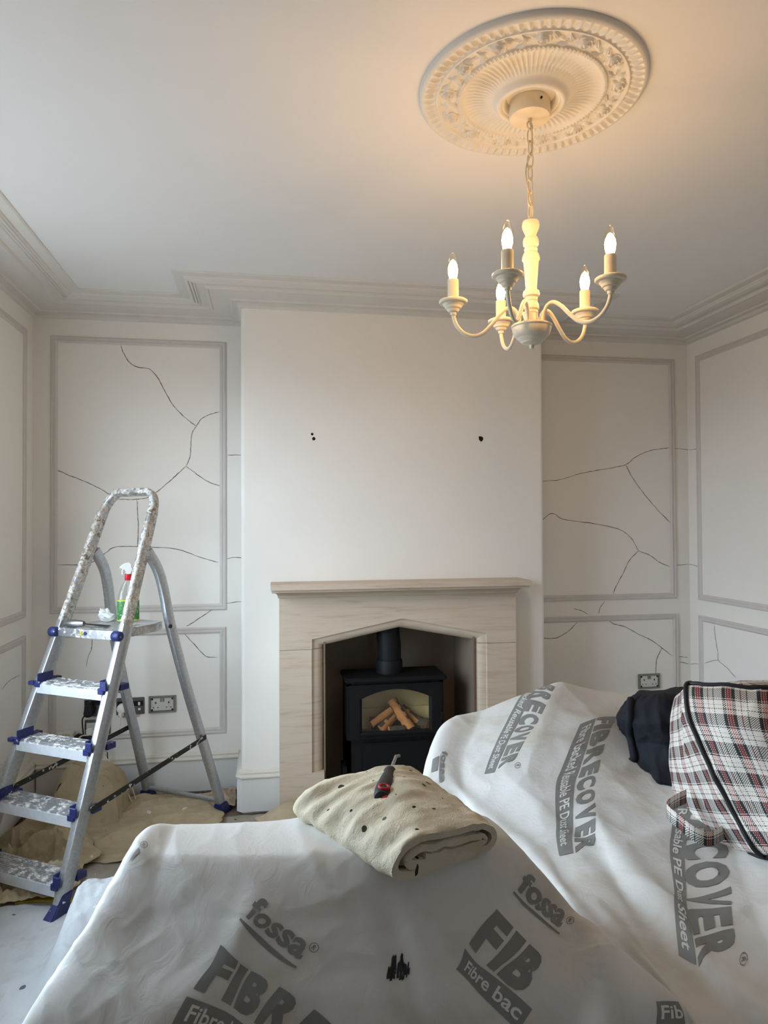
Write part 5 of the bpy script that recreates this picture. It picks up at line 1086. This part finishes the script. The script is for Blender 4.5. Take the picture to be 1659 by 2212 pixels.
bm = bm_new(); box(bm, (-.050, -.022, -.016), (.050, .022, .016), Matrix.Translation((-.925, 3.728, .330)) @ Matrix.Rotation(.28, 4, 'Y')); bmesh.ops.bevel(bm, geom=bm.edges[:], offset=.008, segments=3, affect='EDGES'); part('adaptor_body', bm, 'black', t2, smooth=40)
t2 = thing('junction_box', 'white phone box on the wall left of the plugs', 'socket', (-1.03, YB, .278))
bm = bm_new(); wb(bm, -1.070, -.986, .278, .362, 0, .026, .004); part('box_body', bm, 'white_plastic', t2, smooth=40)
for q in range(4):
    bm = bm_new(); wb(bm, -1.052+.014*q, -1.048+.014*q, .342, .350, .0255, .0270); part('vent_slot', bm, 'yellow', t2)
bm = bm_new(); wb(bm, -1.046, -1.014, .326, .332, .0255, .0270); part('port', bm, 'dark', t2)
def cable(pts, r, mat, label):
    bm = bm_new(); tube(bm, smooth_path(pts, 7), r, 8); tag(part('cable', bm, mat, smooth=60), label, 'cable', 'cables by the left alcove sockets')
cable([(-.915, 3.735, .452), (-.940, 3.75, .43), (-.944, 3.755, .40), (-.938, 3.75, .35), (-.935, 3.74, .335)], .0035, 'black', 'black cable from the bulky black plug down to the adaptor')
cable([(-.905, 3.735, .345), (-.935, 3.70, .352), (-.955, 3.695, .325), (-.962, 3.70, .285), (-.968, 3.70, .235)], .0035, 'cable_white', 'white cable arching left from the small white plug')
cable([(-.93, 3.715, .32), (-.928, 3.735, .295), (-.936, 3.74, .262), (-.948, 3.738, .21), (-.95, 3.73, .12)], .003, 'black', 'black cable dangling from the adaptor to the skirting')
cable([(-.835, 3.755, .345), (-.826, 3.735, .31), (-.815, 3.72, .265), (-.806, 3.70, .20), (-.797, 3.68, .13), (-.795, 3.66, .06)], .003, 'black', 'black cable hanging right of the ladder stile to the floor')
cable([(-.752, 3.74, .425), (-.756, 3.745, .38), (-.79, 3.745, .325), (-.83, 3.74, .29), (-.86, 3.73, .25)], .0018, 'cable_white', 'thin white wire from the white plug down to the skirting')
cable([(-.95, 3.66, .20), (-.915, 3.66, .26), (-.88, 3.655, .235), (-.86, 3.64, .23)], .0028, 'cable_white', 'white cable loop above the heaped cloth')
cable([(-.835, 3.70, .26), (-.79, 3.69, .21), (-.74, 3.68, .15), (-.70, 3.66, .06), (-.675, 3.64, .025), (-.665, 3.66, .03), (-.69, 3.69, .09)], .0030, 'cable_white', 'white cable trailing right of the heaped cloth to the floor')
for o in bpy.data.objects:
    if '_w' in o: del o['_w']
